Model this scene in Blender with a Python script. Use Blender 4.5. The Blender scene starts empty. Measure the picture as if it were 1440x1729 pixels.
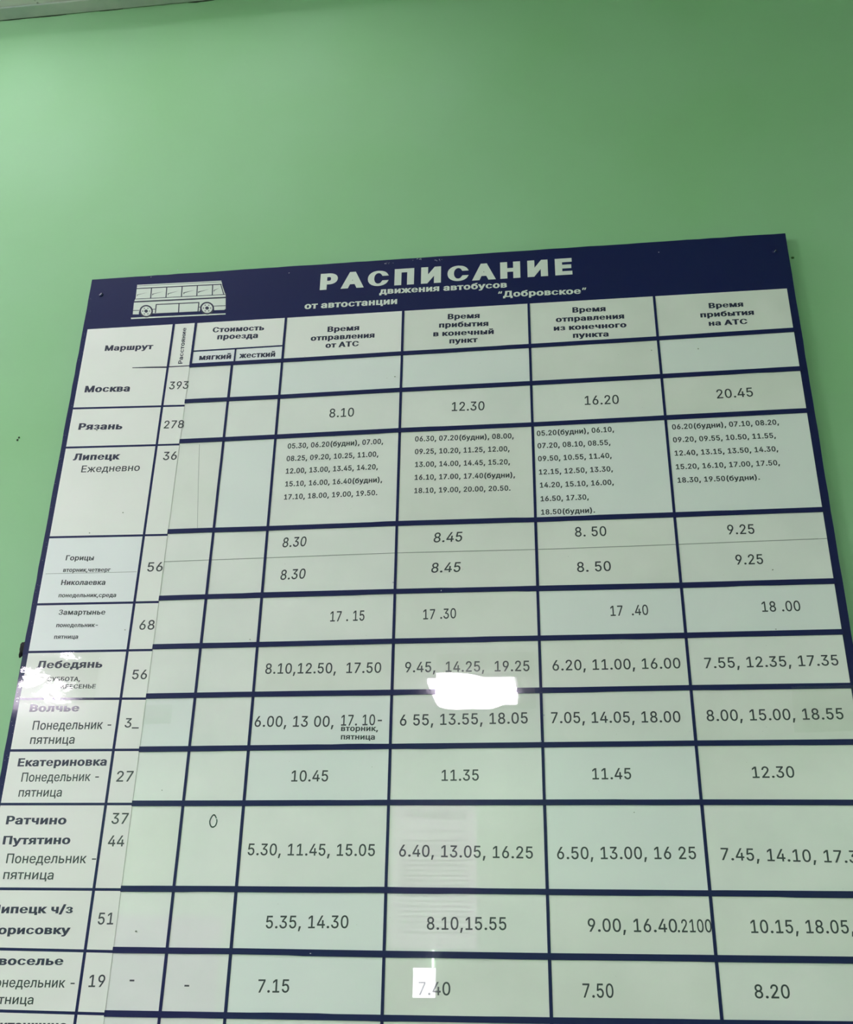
import bpy, bmesh, math, random
import numpy as np
from mathutils import Vector, Matrix
from mathutils.geometry import delaunay_2d_cdt

SC = bpy.context.scene
COL = SC.collection

# ------------------------------------------------------------------ camera
cam_data = bpy.data.cameras.new('camera')
cam_data.sensor_fit = 'HORIZONTAL'
cam_data.sensor_width = 36.0
cam_data.lens = 1742.65 * 36.0 / 1440.0
cam_data.clip_start = 0.02
cam = bpy.data.objects.new('camera', cam_data)
COL.objects.link(cam)
cam.matrix_world = Matrix.Translation(Vector([0.22766, -1.42922, 1.54704])) @ Matrix([[0.992529, 0.036912, 0.116293], [0.121049, -0.417325, -0.900659], [0.015287, 0.908008, -0.418675]]).to_4x4()
SC.camera = cam

# ------------------------------------------------------------------ world, exposure
world = bpy.data.worlds.new('room_world')
world.use_nodes = True
world.node_tree.nodes['Background'].inputs[0].default_value = (0.75, 0.9, 0.85, 1)
world.node_tree.nodes['Background'].inputs[1].default_value = 0.1
SC.world = world
SC.view_settings.view_transform = 'Standard'
SC.view_settings.look = 'None'
SC.view_settings.gamma = 1.0
SC.view_settings.use_curve_mapping = False
SC.view_settings.exposure = -0.16
# the ceiling lamps: (x, y, strength) of 0.6 m square light panels; unseen fill panels are added
# above the board, along the left wall and at the rear right; the other rear ones are mirrored in the board
LAMPS = [(-0.95, -0.48, 3.7), (-0.3, -0.46, 1.6), (-3.1, -0.9, 80.0), (-3.1, -2.3, 100.0), (-0.31, -5.42, 60.0), (-3.45, -5.34, 60.0), (2.8, -5.42, 48.0)]

CEIL = 3.402        # ceiling height
ROOM = (-4.2, 3.4, -6.5, 0.0)   # x0, x1, y0, y1
U0, V0, YB = 0.0, 2.0, -0.014   # board plane: (u, v, d) -> (u, YB - d, V0 + v)

# ------------------------------------------------------------------ material helpers
def new_mat(name, color, rough=0.5, coat=0.0, coat_rough=0.03, coat_ior=1.5, spec=0.5):
    m = bpy.data.materials.new(name); m.use_nodes = True
    b = m.node_tree.nodes['Principled BSDF']
    b.inputs['Base Color'].default_value = (*color, 1)
    b.inputs['Roughness'].default_value = rough
    b.inputs['Specular IOR Level'].default_value = spec
    b.inputs['Coat Weight'].default_value = coat
    b.inputs['Coat Roughness'].default_value = coat_rough
    b.inputs['Coat IOR'].default_value = coat_ior
    return m

def mottle(m, c1, c2, scale, detail=4.0, lo=0.35, hi=0.65):
    """base colour drifting between two close tones"""
    nt = m.node_tree; N = nt.nodes; Lk = nt.links
    tc = N.new('ShaderNodeTexCoord'); nz = N.new('ShaderNodeTexNoise'); r = N.new('ShaderNodeValToRGB')
    nz.inputs['Scale'].default_value = scale; nz.inputs['Detail'].default_value = detail
    r.color_ramp.elements[0].position = lo; r.color_ramp.elements[0].color = (*c1, 1)
    r.color_ramp.elements[1].position = hi; r.color_ramp.elements[1].color = (*c2, 1)
    Lk.new(tc.outputs['Object'], nz.inputs['Vector']); Lk.new(nz.outputs['Fac'], r.inputs['Fac'])
    Lk.new(r.outputs['Color'], N['Principled BSDF'].inputs['Base Color'])
    return r

def bump(m, scale, strength, dist=0.001, coat=False, detail=3.0, stretch=None):
    nt = m.node_tree; N = nt.nodes; Lk = nt.links
    tc = N.new('ShaderNodeTexCoord'); nz = N.new('ShaderNodeTexNoise'); bp = N.new('ShaderNodeBump')
    nz.inputs['Scale'].default_value = scale; nz.inputs['Detail'].default_value = detail
    bp.inputs['Strength'].default_value = strength; bp.inputs['Distance'].default_value = dist
    if stretch:
        mp = N.new('ShaderNodeMapping'); mp.inputs['Scale'].default_value = stretch
        Lk.new(tc.outputs['Object'], mp.inputs['Vector']); Lk.new(mp.outputs['Vector'], nz.inputs['Vector'])
    else:
        Lk.new(tc.outputs['Object'], nz.inputs['Vector'])
    Lk.new(nz.outputs['Fac'], bp.inputs['Height'])
    for s in ('Coat Normal',) if coat else ('Normal', 'Coat Normal'):
        Lk.new(bp.outputs['Normal'], N['Principled BSDF'].inputs[s])

def emit_mat(name, color, strength):
    m = bpy.data.materials.new(name); m.use_nodes = True
    b = m.node_tree.nodes['Principled BSDF']
    b.inputs['Base Color'].default_value = (0.8, 0.8, 0.8, 1)
    b.inputs['Emission Color'].default_value = (*color, 1)
    b.inputs['Emission Strength'].default_value = strength
    return m

M = {}
M['wall'] = new_mat('green_wall_paint', (0.3, 0.57, 0.33), 0.55, spec=0.25)
mottle(M['wall'], (0.262, 0.515, 0.262), (0.290, 0.535, 0.302), 3.2, 5)
bump(M['wall'], 55, 0.25, 0.0006)
M['ceiling'] = new_mat('ceiling_whitewash', (0.6, 0.64, 0.58), 0.8)
r = mottle(M['ceiling'], (0.05, 0.06, 0.05), (0.56, 0.60, 0.54), 60, 2, 0.27, 0.33)
bump(M['ceiling'], 120, 0.4, 0.001)
M['trim'] = new_mat('trim_paint', (0.40, 0.48, 0.42), 0.7)
mottle(M['trim'], (0.36, 0.45, 0.39), (0.46, 0.53, 0.46), 14)
M['crack'] = new_mat('dark_gap', (0.02, 0.04, 0.02), 0.9)
M['floor'] = new_mat('floor_tile', (0.32, 0.30, 0.27), 0.35)
M['grout'] = new_mat('grout', (0.12, 0.12, 0.11), 0.9)
M['navy'] = new_mat('navy_film', (0.002, 0.007, 0.068), 0.5, 0.35, 0.05, 1.4, spec=0.2)
bump(M['navy'], 26, 0.10, 0.0006, coat=True)
M['navy_bar'] = new_mat('navy_strip', (0.002, 0.007, 0.072), 0.5, 0.5, 0.06, 1.45, spec=0.2)
bump(M['navy_bar'], 34, 0.12, 0.0006, coat=True)
CARD_TONES = [((0.77, 0.80, 0.77), (0.84, 0.86, 0.83)), ((0.75, 0.78, 0.73), (0.82, 0.84, 0.80)), ((0.78, 0.83, 0.82), (0.81, 0.85, 0.84))]
for i, (a, b) in enumerate(CARD_TONES):
    m = M['card%d' % i] = new_mat('laminated_card_%s' % 'abc'[i], a, 0.5, 1.0, 0.010, 1.95)
    mottle(m, a, b, 9, 6)
    bump(m, 7, 0.03, 0.0012, coat=True, detail=1.5)
SHEET_TONES = [((0.78, 0.80, 0.76), (0.82, 0.83, 0.80)), ((0.76, 0.80, 0.81), (0.80, 0.83, 0.84))]
for i, (a, b) in enumerate(SHEET_TONES):
    m = M['sheet%d' % i] = new_mat('route_sheet_paper_%s' % 'ab'[i], a, 0.42, 0.35, 0.12, 1.45)
    mottle(m, a, b, 7, 6)
M['ink'] = new_mat('black_ink', (0.02, 0.028, 0.036), 0.45, 1.0, 0.04, 1.5)
M['ink_navy'] = new_mat('navy_ink', (0.008, 0.012, 0.045), 0.45, 0.5, 0.08, 1.45)
M['ink_grey'] = new_mat('faded_ink', (0.05, 0.07, 0.08), 0.45, 1.0, 0.04, 1.5)
M['white_ink'] = new_mat('white_lettering', (0.66, 0.72, 0.66), 0.45, 0.5, 0.08, 1.45)
M['hair'] = new_mat('pencil_grey_edge', (0.25, 0.28, 0.26), 0.7)
M['steel'] = new_mat('screw_steel', (0.5, 0.5, 0.55), 0.3); M['steel'].node_tree.nodes['Principled BSDF'].inputs['Metallic'].default_value = 1
M['rubber'] = new_mat('black_foam', (0.006, 0.007, 0.006), 0.9)
bump(M['rubber'], 200, 0.6, 0.002)
M['chip'] = new_mat('chipped_film', (0.42, 0.44, 0.55), 0.5)
M['pen'] = new_mat('green_pen', (0.10, 0.22, 0.17), 0.6)
M['stain'] = new_mat('grey_speck', (0.22, 0.25, 0.20), 0.7)
M['lamp'] = new_mat('lamp_frame', (0.7, 0.7, 0.7), 0.4)
M['paper'] = new_mat('notice_paper', (0.85, 0.86, 0.86), 0.5)
M['greypaper'] = new_mat('lilac_grey_panel', (0.36, 0.31, 0.40), 0.5)

def film_mat(name, scale, strength, rough):
    """clear adhesive film: see-through with a crinkled gloss"""
    m = bpy.data.materials.new(name); m.use_nodes = True
    nt = m.node_tree; N = nt.nodes; Lk = nt.links
    N.remove(N['Principled BSDF'])
    out = N['Material Output']
    mix = N.new('ShaderNodeMixShader'); tr = N.new('ShaderNodeBsdfTransparent'); gl = N.new('ShaderNodeBsdfAnisotropic')
    gl.inputs['Roughness'].default_value = rough
    tr.inputs['Color'].default_value = (0.995, 1.0, 0.99, 1)
    lw = N.new('ShaderNodeLayerWeight'); lw.inputs['Blend'].default_value = 0.5    # same from both sides of the thin film
    pw = N.new('ShaderNodeMath'); pw.operation = 'POWER'; pw.inputs[1].default_value = 5.0
    fr = N.new('ShaderNodeMath'); fr.operation = 'MULTIPLY_ADD'; fr.inputs[1].default_value = 0.9; fr.inputs[2].default_value = 0.045
    Lk.new(lw.outputs['Facing'], pw.inputs[0]); Lk.new(pw.outputs[0], fr.inputs[0])
    tc = N.new('ShaderNodeTexCoord')
    nz = N.new('ShaderNodeTexNoise'); nz.inputs['Scale'].default_value = scale; nz.inputs['Detail'].default_value = 3; nz.inputs['Distortion'].default_value = 0.8
    bp = N.new('ShaderNodeBump'); bp.inputs['Strength'].default_value = strength; bp.inputs['Distance'].default_value = 0.002
    Lk.new(tc.outputs['Object'], nz.inputs['Vector']); Lk.new(nz.outputs['Fac'], bp.inputs['Height'])
    Lk.new(bp.outputs['Normal'], gl.inputs['Normal'])
    Lk.new(fr.outputs[0], mix.inputs[0]); Lk.new(tr.outputs[0], mix.inputs[1]); Lk.new(gl.outputs[0], mix.inputs[2])
    Lk.new(mix.outputs[0], out.inputs['Surface'])
    return m
M['film_crinkled'] = film_mat('crinkled_clear_film', 34, 0.22, 0.05)
M['film'] = film_mat('clear_adhesive_film', 30, 0.010, 0.012)


# ------------------------------------------------------------------ object helpers
def link(name, me, mat, parent=None):
    o = bpy.data.objects.new(name, me); COL.objects.link(o)
    if mat is not None: me.materials.append(mat)
    if parent is not None: o.parent = parent
    return o

def mesh_of(name, verts, faces):
    me = bpy.data.meshes.new(name); me.from_pydata(verts, [], faces); me.update(); return me

def bm_obj(name, bm, mat, parent=None, smooth=False):
    bmesh.ops.recalc_face_normals(bm, faces=bm.faces[:])
    me = bpy.data.meshes.new(name); bm.to_mesh(me); bm.free()
    if smooth:
        for p in me.polygons: p.use_smooth = True
    return link(name, me, mat, parent)

def add_box(bm, x0, x1, y0, y1, z0, z1, bevel=0.0):
    r = bmesh.ops.create_cube(bm, size=1.0)
    vs = r['verts']
    for v in vs:
        v.co = Vector(((x0 + x1) / 2 + v.co.x * (x1 - x0), (y0 + y1) / 2 + v.co.y * (y1 - y0), (z0 + z1) / 2 + v.co.z * (z1 - z0)))
    if bevel:
        es = list({e for v in vs for e in v.link_edges})
        bmesh.ops.bevel(bm, geom=es, offset=bevel, segments=2, affect='EDGES')

def box(name, x0, x1, y0, y1, z0, z1, mat, parent=None, bevel=0.0):
    bm = bmesh.new(); add_box(bm, x0, x1, y0, y1, z0, z1, bevel); return bm_obj(name, bm, mat, parent)

def structure(o): o['kind'] = 'structure'; return o

def thing(o, label, cat, group=None):
    o['label'] = label; o['category'] = cat
    if group: o['group'] = group
    return o

def empty(name, loc):
    o = bpy.data.objects.new(name, None); COL.objects.link(o); o.location = loc; o.empty_display_size = 0.1; return o

# board-plane point -> world; children of the board are built in the board's own frame
BOARD_AT = Vector((0.0, 0.0, V0 - 0.62))
def bp3(u, v, d=0.0): return (u - BOARD_AT.x, YB - d - BOARD_AT.y, V0 + v - BOARD_AT.z)

def add_slab(bm, pts, d0, d1):
    """closed prism over a polygon (u, v) between depths d0 and d1 in front of the board plane"""
    a = [bm.verts.new(bp3(u, v, d0)) for u, v in pts]
    b = [bm.verts.new(bp3(u, v, d1)) for u, v in pts]
    n = len(pts)
    bm.faces.new(a); bm.faces.new(b)
    for i in range(n): bm.faces.new((a[i], a[(i + 1) % n], b[(i + 1) % n], b[i]))

def slab(name, pts, d0, d1, mat, parent):
    bm = bmesh.new(); add_slab(bm, pts, d0, d1); return bm_obj(name, bm, mat, parent)

def lerp_poly(poly, u):
    if u <= poly[0][0]: a, b = poly[0], poly[1]
    elif u >= poly[-1][0]: a, b = poly[-2], poly[-1]
    else:
        for a, b in zip(poly, poly[1:]):
            if a[0] <= u <= b[0]: break
    t = (u - a[0]) / (b[0] - a[0]); return a[1] + t * (b[1] - a[1])

def smooth_line(poly, u):
    """mostly the straight fit through a measured line, with a little of its own waviness"""
    n = len(poly); mx = sum(p[0] for p in poly) / n; my = sum(p[1] for p in poly) / n
    k = sum((p[0] - mx) * (p[1] - my) for p in poly) / sum((p[0] - mx) ** 2 for p in poly)
    return 0.4 * (my + k * (u - mx)) + 0.6 * lerp_poly(poly, u)

def stroke(bm, pts, w, d0, d1):
    """ribbon of width w along a (u, v) polyline"""
    for (a, b) in zip(pts, pts[1:]):
        t = Vector((b[0] - a[0], b[1] - a[1])); L = t.length
        if L < 1e-6: continue
        t /= L; n = Vector((-t.y, t.x)) * w / 2; e = t * w * 0.3
        add_slab(bm, [(a[0] - e.x + n.x, a[1] - e.y + n.y), (b[0] + e.x + n.x, b[1] + e.y + n.y), (b[0] + e.x - n.x, b[1] + e.y - n.y), (a[0] - e.x - n.x, a[1] - e.y - n.y)], d0, d1)

# ------------------------------------------------------------------ lettering: outlines filled into flat meshes
GLYPHS = {
'"':(321,'78,318 70,509 136,509 128,318;193,318 185,509 250,509 243,318'),
'(':(273,'89,207 101,324 132,441 177,539 236,539 191,428 161,313 151,207 160,115 188,16 236,-96 177,-96 160,-66 145,-36 132,-6 121,24 111,55 103,85 97,116 93,146 90,176'),
')':(273,'37,-96 86,18 113,116 122,207 112,313 82,428 37,539 97,539 142,441 173,323 184,207 183,176 180,145 176,115 170,84 161,53 152,23 140,-7 127,-37 113,-67 97,-96'),
',':(187,'38,-119 68,71 137,71 84,-119'),
'-':(453,'337,244 337,188 114,188 114,244'),
'.':(187,'95,-4 83,-3 73,1 63,9 55,18 51,29 50,41 51,53 55,64 63,73 73,81 83,85 95,87 107,85 118,81 128,73 135,64 140,53 141,41 140,29 135,18 128,9 118,1 107,-3'),
'/':(249,'235,533 71,-76 14,-76 178,533'),
'0':(453,'227,-7 191,-3 158,7 130,24 105,48 85,77 69,113 57,155 50,202 48,254 50,306 57,353 69,395 85,431 106,461 130,484 159,502 191,512 227,516 262,512 295,502 323,484 348,461 368,431 384,395 396,353 403,306 405,254 403,202 396,155 384,113 368,77 348,48 323,24 295,7 263,-3;227,50 250,52 271,60 290,74 306,92 320,116 330,144 338,176 342,213 344,254 342,295 338,332 330,365 320,393 306,416 290,435 271,449 250,457 227,460 203,457 182,449 163,435 147,416 134,393 123,365 115,332 111,295 109,254 111,213 115,176 123,144 134,116 147,92 163,74 182,60 203,52'),
'1':(453,'76,0 76,55 391,55 391,0;276,509 276,0 212,0 212,448 209,448 86,358 86,427 198,509'),
'2':(453,'64,0 64,47 234,229 282,282 311,327 320,371 319,389 315,405 308,419 298,431 287,441 273,449 224,460 205,458 188,454 172,447 159,438 148,427 139,413 132,398 128,381 127,362 66,362 68,391 75,418 86,442 102,464 121,482 143,496 168,507 196,513 225,516 254,513 281,507 306,497 328,482 346,465 361,445 372,423 379,398 381,372 371,318 336,259 267,180 153,60 153,57 389,57 389,0'),
'3':(453,'218,-7 188,-5 159,1 133,10 108,22 88,38 70,57 57,79 48,104 44,132 109,132 112,115 118,100 126,87 137,76 150,66 165,59 219,50 275,61 291,69 304,80 315,93 323,108 328,125 329,145 328,163 323,180 316,196 306,211 292,223 275,234 254,241 229,246 201,248 157,248 157,299 288,448 288,452 70,452 70,509 372,509 372,461 211,278 211,289 247,290 279,286 308,276 333,262 354,244 371,222 383,198 391,173 393,145 390,116 383,90 370,66 354,45 333,27 309,12 281,2 251,-5'),
'4':(453,'40,105 40,158 247,509 311,509 109,166 109,163 413,163 413,105;282,0 282,121 282,146 282,318 343,318 343,0'),
'5':(453,'221,-7 192,-5 165,1 140,11 118,25 99,41 83,60 71,82 63,105 60,130 122,130 125,115 130,102 138,89 173,60 221,50 241,51 259,56 276,64 291,75 304,89 314,104 322,122 326,141 328,162 326,183 321,203 314,221 303,237 290,251 275,262 257,270 238,275 218,277 167,268 128,246 67,253 96,509 366,509 366,452 151,452 134,301 136,301 178,325 229,334 252,332 274,328 294,321 313,311 330,299 345,285 358,269 370,251 379,231 386,210 390,187 391,163 388,132 381,102 369,76 352,52 332,32 309,15 282,3 253,-4'),
'6':(453,'226,-7 196,-4 168,3 142,15 119,31 100,51 84,74 73,101 66,130 64,162 65,187 71,212 80,239 137,340 252,509 322,509 151,261 145,261 165,288 196,307 235,314 265,312 291,305 316,295 337,280 355,262 370,240 380,215 387,187 389,157 387,127 379,98 368,73 352,50 333,30 310,14 284,3 257,-4;226,48 245,50 263,55 279,63 293,73 304,86 314,101 322,119 326,137 327,157 326,178 322,196 314,213 304,228 293,241 279,251 263,259 245,264 226,265 207,264 190,259 174,252 160,241 148,229 138,214 131,197 126,179 125,158 126,138 131,119 138,102 148,86 160,73 174,63 190,55 207,50'),
'7':(453,'97,0 323,448 323,452 62,452 62,509 391,509 391,449 165,0'),
'8':(453,'226,-7 193,-5 163,1 136,11 111,25 91,42 74,62 62,84 54,109 52,135 53,156 58,176 65,195 75,212 87,228 101,241 117,252 134,260 153,265 153,267 129,276 109,289 93,308 80,330 73,354 70,380 73,405 79,429 90,450 106,469 124,485 146,498 170,508 197,514 226,516 255,514 282,508 306,498 328,485 346,469 361,450 373,429 379,405 382,380 379,354 372,330 359,308 343,289 323,276 300,267 300,265 319,260 335,252 351,241 365,228 377,212 387,195 395,176 399,156 401,135 398,109 391,84 378,62 362,42 341,25 317,11 289,1 259,-5;226,49 248,50 267,54 285,60 300,69 313,79 323,91 331,106 335,121 337,139 335,157 330,173 322,189 312,202 298,213 283,223 265,230 247,234 226,235 206,234 187,230 169,223 154,213 140,202 130,189 122,173 117,157 115,139 117,121 121,106 129,91 139,79 152,69 167,60 185,54 205,50;226,290 274,300 287,308 298,318 307,330 314,344 318,359 319,376 318,392 314,407 308,420 299,432 288,442 275,449 226,460 177,449 164,442 153,432 145,420 138,407 134,392 133,376 134,359 138,344 145,330 154,318 165,308 178,300'),
'9':(453,'226,516 256,513 285,506 310,494 333,478 352,458 368,434 380,408 387,378 389,347 387,322 382,296 373,270 315,168 200,0 130,0 301,248 307,248 287,221 257,202 218,195 188,197 161,203 137,214 116,229 98,247 83,269 72,294 66,321 64,352 66,382 73,411 85,436 101,459 120,479 143,494 168,506 196,513;226,460 207,459 190,454 174,446 160,435 148,423 138,407 131,390 127,372 125,352 127,331 131,313 138,295 148,280 160,268 174,257 190,250 207,245 226,243 245,245 263,249 279,257 293,267 305,280 314,295 322,312 326,330 327,350 326,371 322,390 314,407 305,422 293,435 279,446 263,454 245,459'),
'_':(319,'319,0 319,-56 0,-56 0,0'),
'А':(479,'16,0 201,509 276,509 463,0 395,0 287,302 264,372 232,478 245,478 213,371 191,302 85,0;110,142 110,199 370,199 370,142'),
'Б':(449,'60,0 60,509 364,509 364,452 125,452 125,295 242,295 275,293 305,288 332,278 355,264 374,248 390,228 402,205 408,179 411,151 408,121 402,95 390,71 375,50 355,32 332,18 305,8 275,2 242,0;125,56 240,56 272,59 298,67 320,81 335,100 344,123 347,151 344,177 335,199 320,216 298,229 272,236 240,239 125,239'),
'В':(456,'60,0 60,509 241,509 274,507 304,501 329,491 350,477 367,461 381,442 390,421 396,398 398,374 397,353 393,336 387,320 356,286 315,267 315,262 331,260 347,254 363,245 378,234 391,220 402,203 411,184 416,161 418,136 416,111 410,88 400,67 386,48 368,31 344,18 317,8 284,2 247,0;125,57 245,57 281,60 309,67 330,80 344,96 353,115 355,137 354,153 350,169 342,184 333,197 320,209 306,218 289,225 269,229 248,231 125,231;125,285 238,285 288,296 302,304 314,314 323,326 330,340 335,355 336,372 333,393 326,412 313,429 294,442 270,449 240,452 125,452'),
'Г':(401,'370,509 370,452 125,452 125,0 60,0 60,509'),
'Д':(569,'32,-109 32,57 73,57 97,86 117,132 133,199 145,294 162,509 480,509 480,57 537,57 537,-109 475,-109 475,0 94,0 94,-109;147,57 416,57 416,452 221,452 208,294 196,194 176,111 168,90 158,71'),
'Е':(418,'60,0 60,509 372,509 372,452 125,452 125,286 355,286 355,229 125,229 125,57 375,57 375,0'),
'З':(430,'216,-7 184,-5 154,1 127,11 103,24 83,40 66,59 53,81 45,105 42,132 107,132 109,116 115,101 123,88 134,76 146,67 161,60 215,50 236,51 255,55 272,61 288,69 301,80 312,92 320,107 325,122 326,139 325,157 320,173 312,188 301,201 288,212 272,221 253,227 231,231 207,233 166,233 166,289 207,289 260,299 274,307 286,317 296,329 303,343 307,358 309,375 307,391 304,406 297,420 289,431 278,441 265,449 216,460 167,450 130,422 122,409 117,395 115,378 53,378 56,404 63,428 76,450 93,469 112,485 135,498 161,508 188,514 217,516 248,513 275,507 300,497 321,483 339,466 353,446 363,425 370,402 372,378 369,351 362,327 349,306 332,288 311,274 287,264 287,260 307,256 326,248 342,238 356,226 368,212 378,196 384,178 389,159 390,139 387,112 380,87 367,64 350,44 330,26 306,12 278,2 248,-5'),
'И':(523,'463,0 398,0 398,291 399,328 402,384 404,454 416,452 376,381 346,331 321,290 137,0 60,0 60,509 125,509 125,195 124,157 123,108 118,54 110,55 136,107 161,151 180,183 388,509 463,509'),
'К':(466,'60,0 60,509 125,509 125,287 196,287 362,509 440,509 251,262 449,0 371,0 199,231 125,231 125,0'),
'Л':(519,'32,0 32,57 45,57 84,66 93,75 100,87 107,103 119,181 146,509 460,509 460,0 395,0 395,452 205,452 182,175 170,97 147,42 137,29 124,19 109,10 92,5 73,1 51,0'),
'М':(628,'60,0 60,509 152,509 277,187 287,159 299,123 311,84 322,49 307,49 318,83 330,121 342,158 352,187 476,509 568,509 568,0 504,0 504,291 504,327 505,369 506,413 507,457 513,457 498,409 482,363 467,322 456,291 342,0 286,0 170,291 159,321 145,361 129,408 112,457 119,457 120,416 121,372 122,328 122,291 122,0'),
'Н':(517,'60,0 60,509 125,509 125,289 392,289 392,509 457,509 457,0 392,0 392,232 125,232 125,0'),
'О':(533,'267,-7 225,-3 186,7 150,25 119,49 92,79 70,115 53,157 44,203 40,254 44,305 53,352 70,393 92,429 119,459 150,484 186,501 225,512 267,516 309,512 348,501 384,484 415,459 442,429 464,393 480,352 490,305 493,254 490,203 480,157 464,115 442,79 415,49 384,25 348,7 309,-3;267,53 296,55 324,63 349,76 372,94 392,116 408,144 420,176 428,213 430,254 428,295 420,332 408,365 392,392 372,415 349,433 324,446 296,453 267,456 237,453 210,445 184,433 161,415 142,392 125,364 113,332 106,295 103,254 106,213 113,176 125,144 142,117 161,94 184,76 210,63 237,55'),
'П':(517,'457,509 457,0 392,0 392,452 125,452 125,0 60,0 60,509'),
'Р':(444,'60,0 60,509 235,509 272,506 305,499 332,487 356,471 375,452 390,430 400,404 407,377 409,348 407,318 400,291 390,265 375,243 356,223 332,207 305,195 272,188 235,186 109,186 109,242 233,242 257,244 279,248 297,256 312,266 324,279 333,294 339,310 343,328 344,348 343,367 339,385 333,402 324,416 312,428 297,439 279,446 257,451 232,452 125,452 125,0'),
'С':(510,'267,-7 225,-3 186,7 150,25 119,49 92,79 70,115 53,157 44,203 40,254 44,305 53,352 70,393 92,429 119,459 150,484 186,501 225,512 267,516 340,504 362,496 383,485 402,471 419,456 435,438 448,418 459,397 467,373 473,348 408,348 389,395 357,428 315,449 267,456 237,453 209,445 184,432 161,414 141,391 125,364 113,332 106,295 103,254 106,213 113,177 125,145 141,117 161,94 184,76 210,63 237,56 267,53 315,60 357,81 389,114 408,160 473,160 467,135 459,112 448,91 435,71 420,53 402,38 383,24 363,13 341,5 317,-2 293,-6'),
'Т':(448,'32,452 32,509 417,509 417,452 257,452 257,0 193,0 193,452'),
'У':(436,'87,0 87,57 122,57 163,65 172,72 180,81 185,92 195,116 16,509 87,509 154,357 185,282 209,215 232,149 214,149 248,245 290,357 351,509 420,509 244,84 220,40 210,29 198,19 184,11 166,5 145,1 121,0'),
'Х':(474,'18,0 217,284 217,236 29,509 104,509 178,400 204,361 223,329 243,292 232,292 252,329 272,361 298,400 374,509 446,509 259,239 259,287 456,0 382,0 292,129 268,165 250,195 230,231 244,231 225,196 206,166 182,129 91,0'),
'Ч':(487,'223,190 189,192 159,197 132,207 108,220 89,238 73,260 62,286 55,317 53,352 53,509 117,509 117,353 121,319 131,292 149,272 173,258 200,250 231,247 259,249 285,253 311,261 382,299 382,236 310,203 283,196 254,191;362,0 362,509 427,509 427,0'),
'Ь':(451,'108,308 246,308 280,306 310,299 337,289 361,275 381,258 397,237 408,213 415,186 418,157 415,126 408,98 397,73 381,52 361,34 337,19 310,8 280,2 246,0 60,0 60,509 125,509 125,56 246,56 277,59 303,68 325,83 341,104 350,128 354,157 352,176 348,192 340,207 330,220 318,231 303,240 286,246 267,250 246,251 108,251'),
'Я':(449,'389,0 324,0 324,452 216,452 192,451 170,446 152,440 137,430 125,419 115,405 109,389 105,371 104,352 105,333 109,316 115,300 125,287 137,276 152,267 170,260 191,256 216,255 353,255 353,198 213,198 177,200 144,206 116,217 93,232 74,250 59,271 48,296 42,323 40,352 42,381 48,408 59,433 73,455 92,473 116,489 144,500 176,506 213,509 389,509;96,0 22,0 146,229 219,229'),
'а':(389,'160,-9 137,-7 115,-3 94,5 76,15 60,29 48,45 38,63 32,84 30,108 32,128 36,146 43,161 53,174 64,184 78,193 125,211 178,220 234,227 265,235 271,240 274,246 276,255 276,257 267,297 240,322 196,331 149,322 118,301 100,274 41,291 51,313 64,331 79,346 95,358 114,368 133,375 194,384 239,379 286,360 300,350 312,336 322,320 330,301 335,278 337,251 337,0 277,0 277,52 272,52 252,25 215,1;170,45 192,47 211,51 228,59 242,68 254,80 263,93 270,108 274,122 276,138 276,190 259,182 231,176 200,171 175,168 134,159 103,139 97,130 93,118 92,105 102,72 130,52'),
'б':(411,'208,-8 176,-6 147,2 119,15 95,33 74,55 57,82 44,113 37,147 34,185 34,198 41,301 62,376 73,395 86,412 101,426 118,438 137,448 159,455 238,468 273,475 290,488 294,509 349,509 347,491 344,475 338,461 330,449 318,439 304,431 238,417 206,414 178,408 155,401 135,390 119,375 107,356 97,332 90,302 85,266 86,266 118,314 167,350 187,357 207,362 229,363 256,361 281,353 304,339 325,322 343,300 357,274 368,246 375,215 377,181 375,147 368,114 355,84 339,58 319,35 295,17 268,3 239,-5;208,46 230,48 249,53 266,62 281,74 293,89 303,108 310,129 315,152 316,178 315,204 311,228 304,249 294,267 282,282 268,294 251,303 232,308 211,310 189,308 169,302 151,293 135,280 121,264 110,245 102,224 97,201 96,175 97,151 102,129 109,109 119,90 132,75 148,62 166,53 186,48'),
'в':(392,'53,0 53,379 208,379 247,376 280,367 307,352 327,331 339,307 343,278 341,258 335,240 324,226 309,214 291,205 270,199 312,185 345,152 352,138 357,121 358,102 356,84 351,66 343,50 331,35 317,23 300,13 280,6 257,1 232,0;111,56 232,56 251,57 266,62 279,70 288,80 293,93 295,108 293,125 288,141 279,153 266,162 251,167 232,169 111,169;111,220 209,220 230,222 248,227 263,234 273,245 280,258 282,273 280,288 273,300 262,310 248,318 230,322 208,324 111,324'),
'г':(304,'290,379 290,323 114,323 114,0 53,0 53,379'),
'д':(427,'13,-110 13,56 44,56 65,82 79,116 90,164 98,231 110,379 356,379 356,56 414,56 414,-110 353,-110 353,0 74,0 74,-110;114,56 295,56 295,323 166,323 157,231 143,127 135,99 126,76'),
'е':(404,'212,-8 177,-5 145,3 117,16 92,35 72,58 56,85 44,116 37,150 34,187 36,224 44,258 55,290 71,317 91,340 115,359 142,373 172,382 205,384 266,374 285,366 303,355 319,341 334,324 347,305 357,282 365,256 370,227 371,194 371,169 75,169 75,221 338,221 310,202 308,226 304,248 298,269 288,286 277,301 263,314 246,323 227,328 205,330 183,328 164,323 146,313 131,301 119,286 109,270 102,251 97,231 96,211 96,178 98,151 102,127 110,106 121,88 135,73 151,61 169,53 190,48 212,46 254,53 285,73 306,105 365,91 358,72 348,55 335,39 320,26 302,14 283,4 261,-3 237,-7'),
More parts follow.
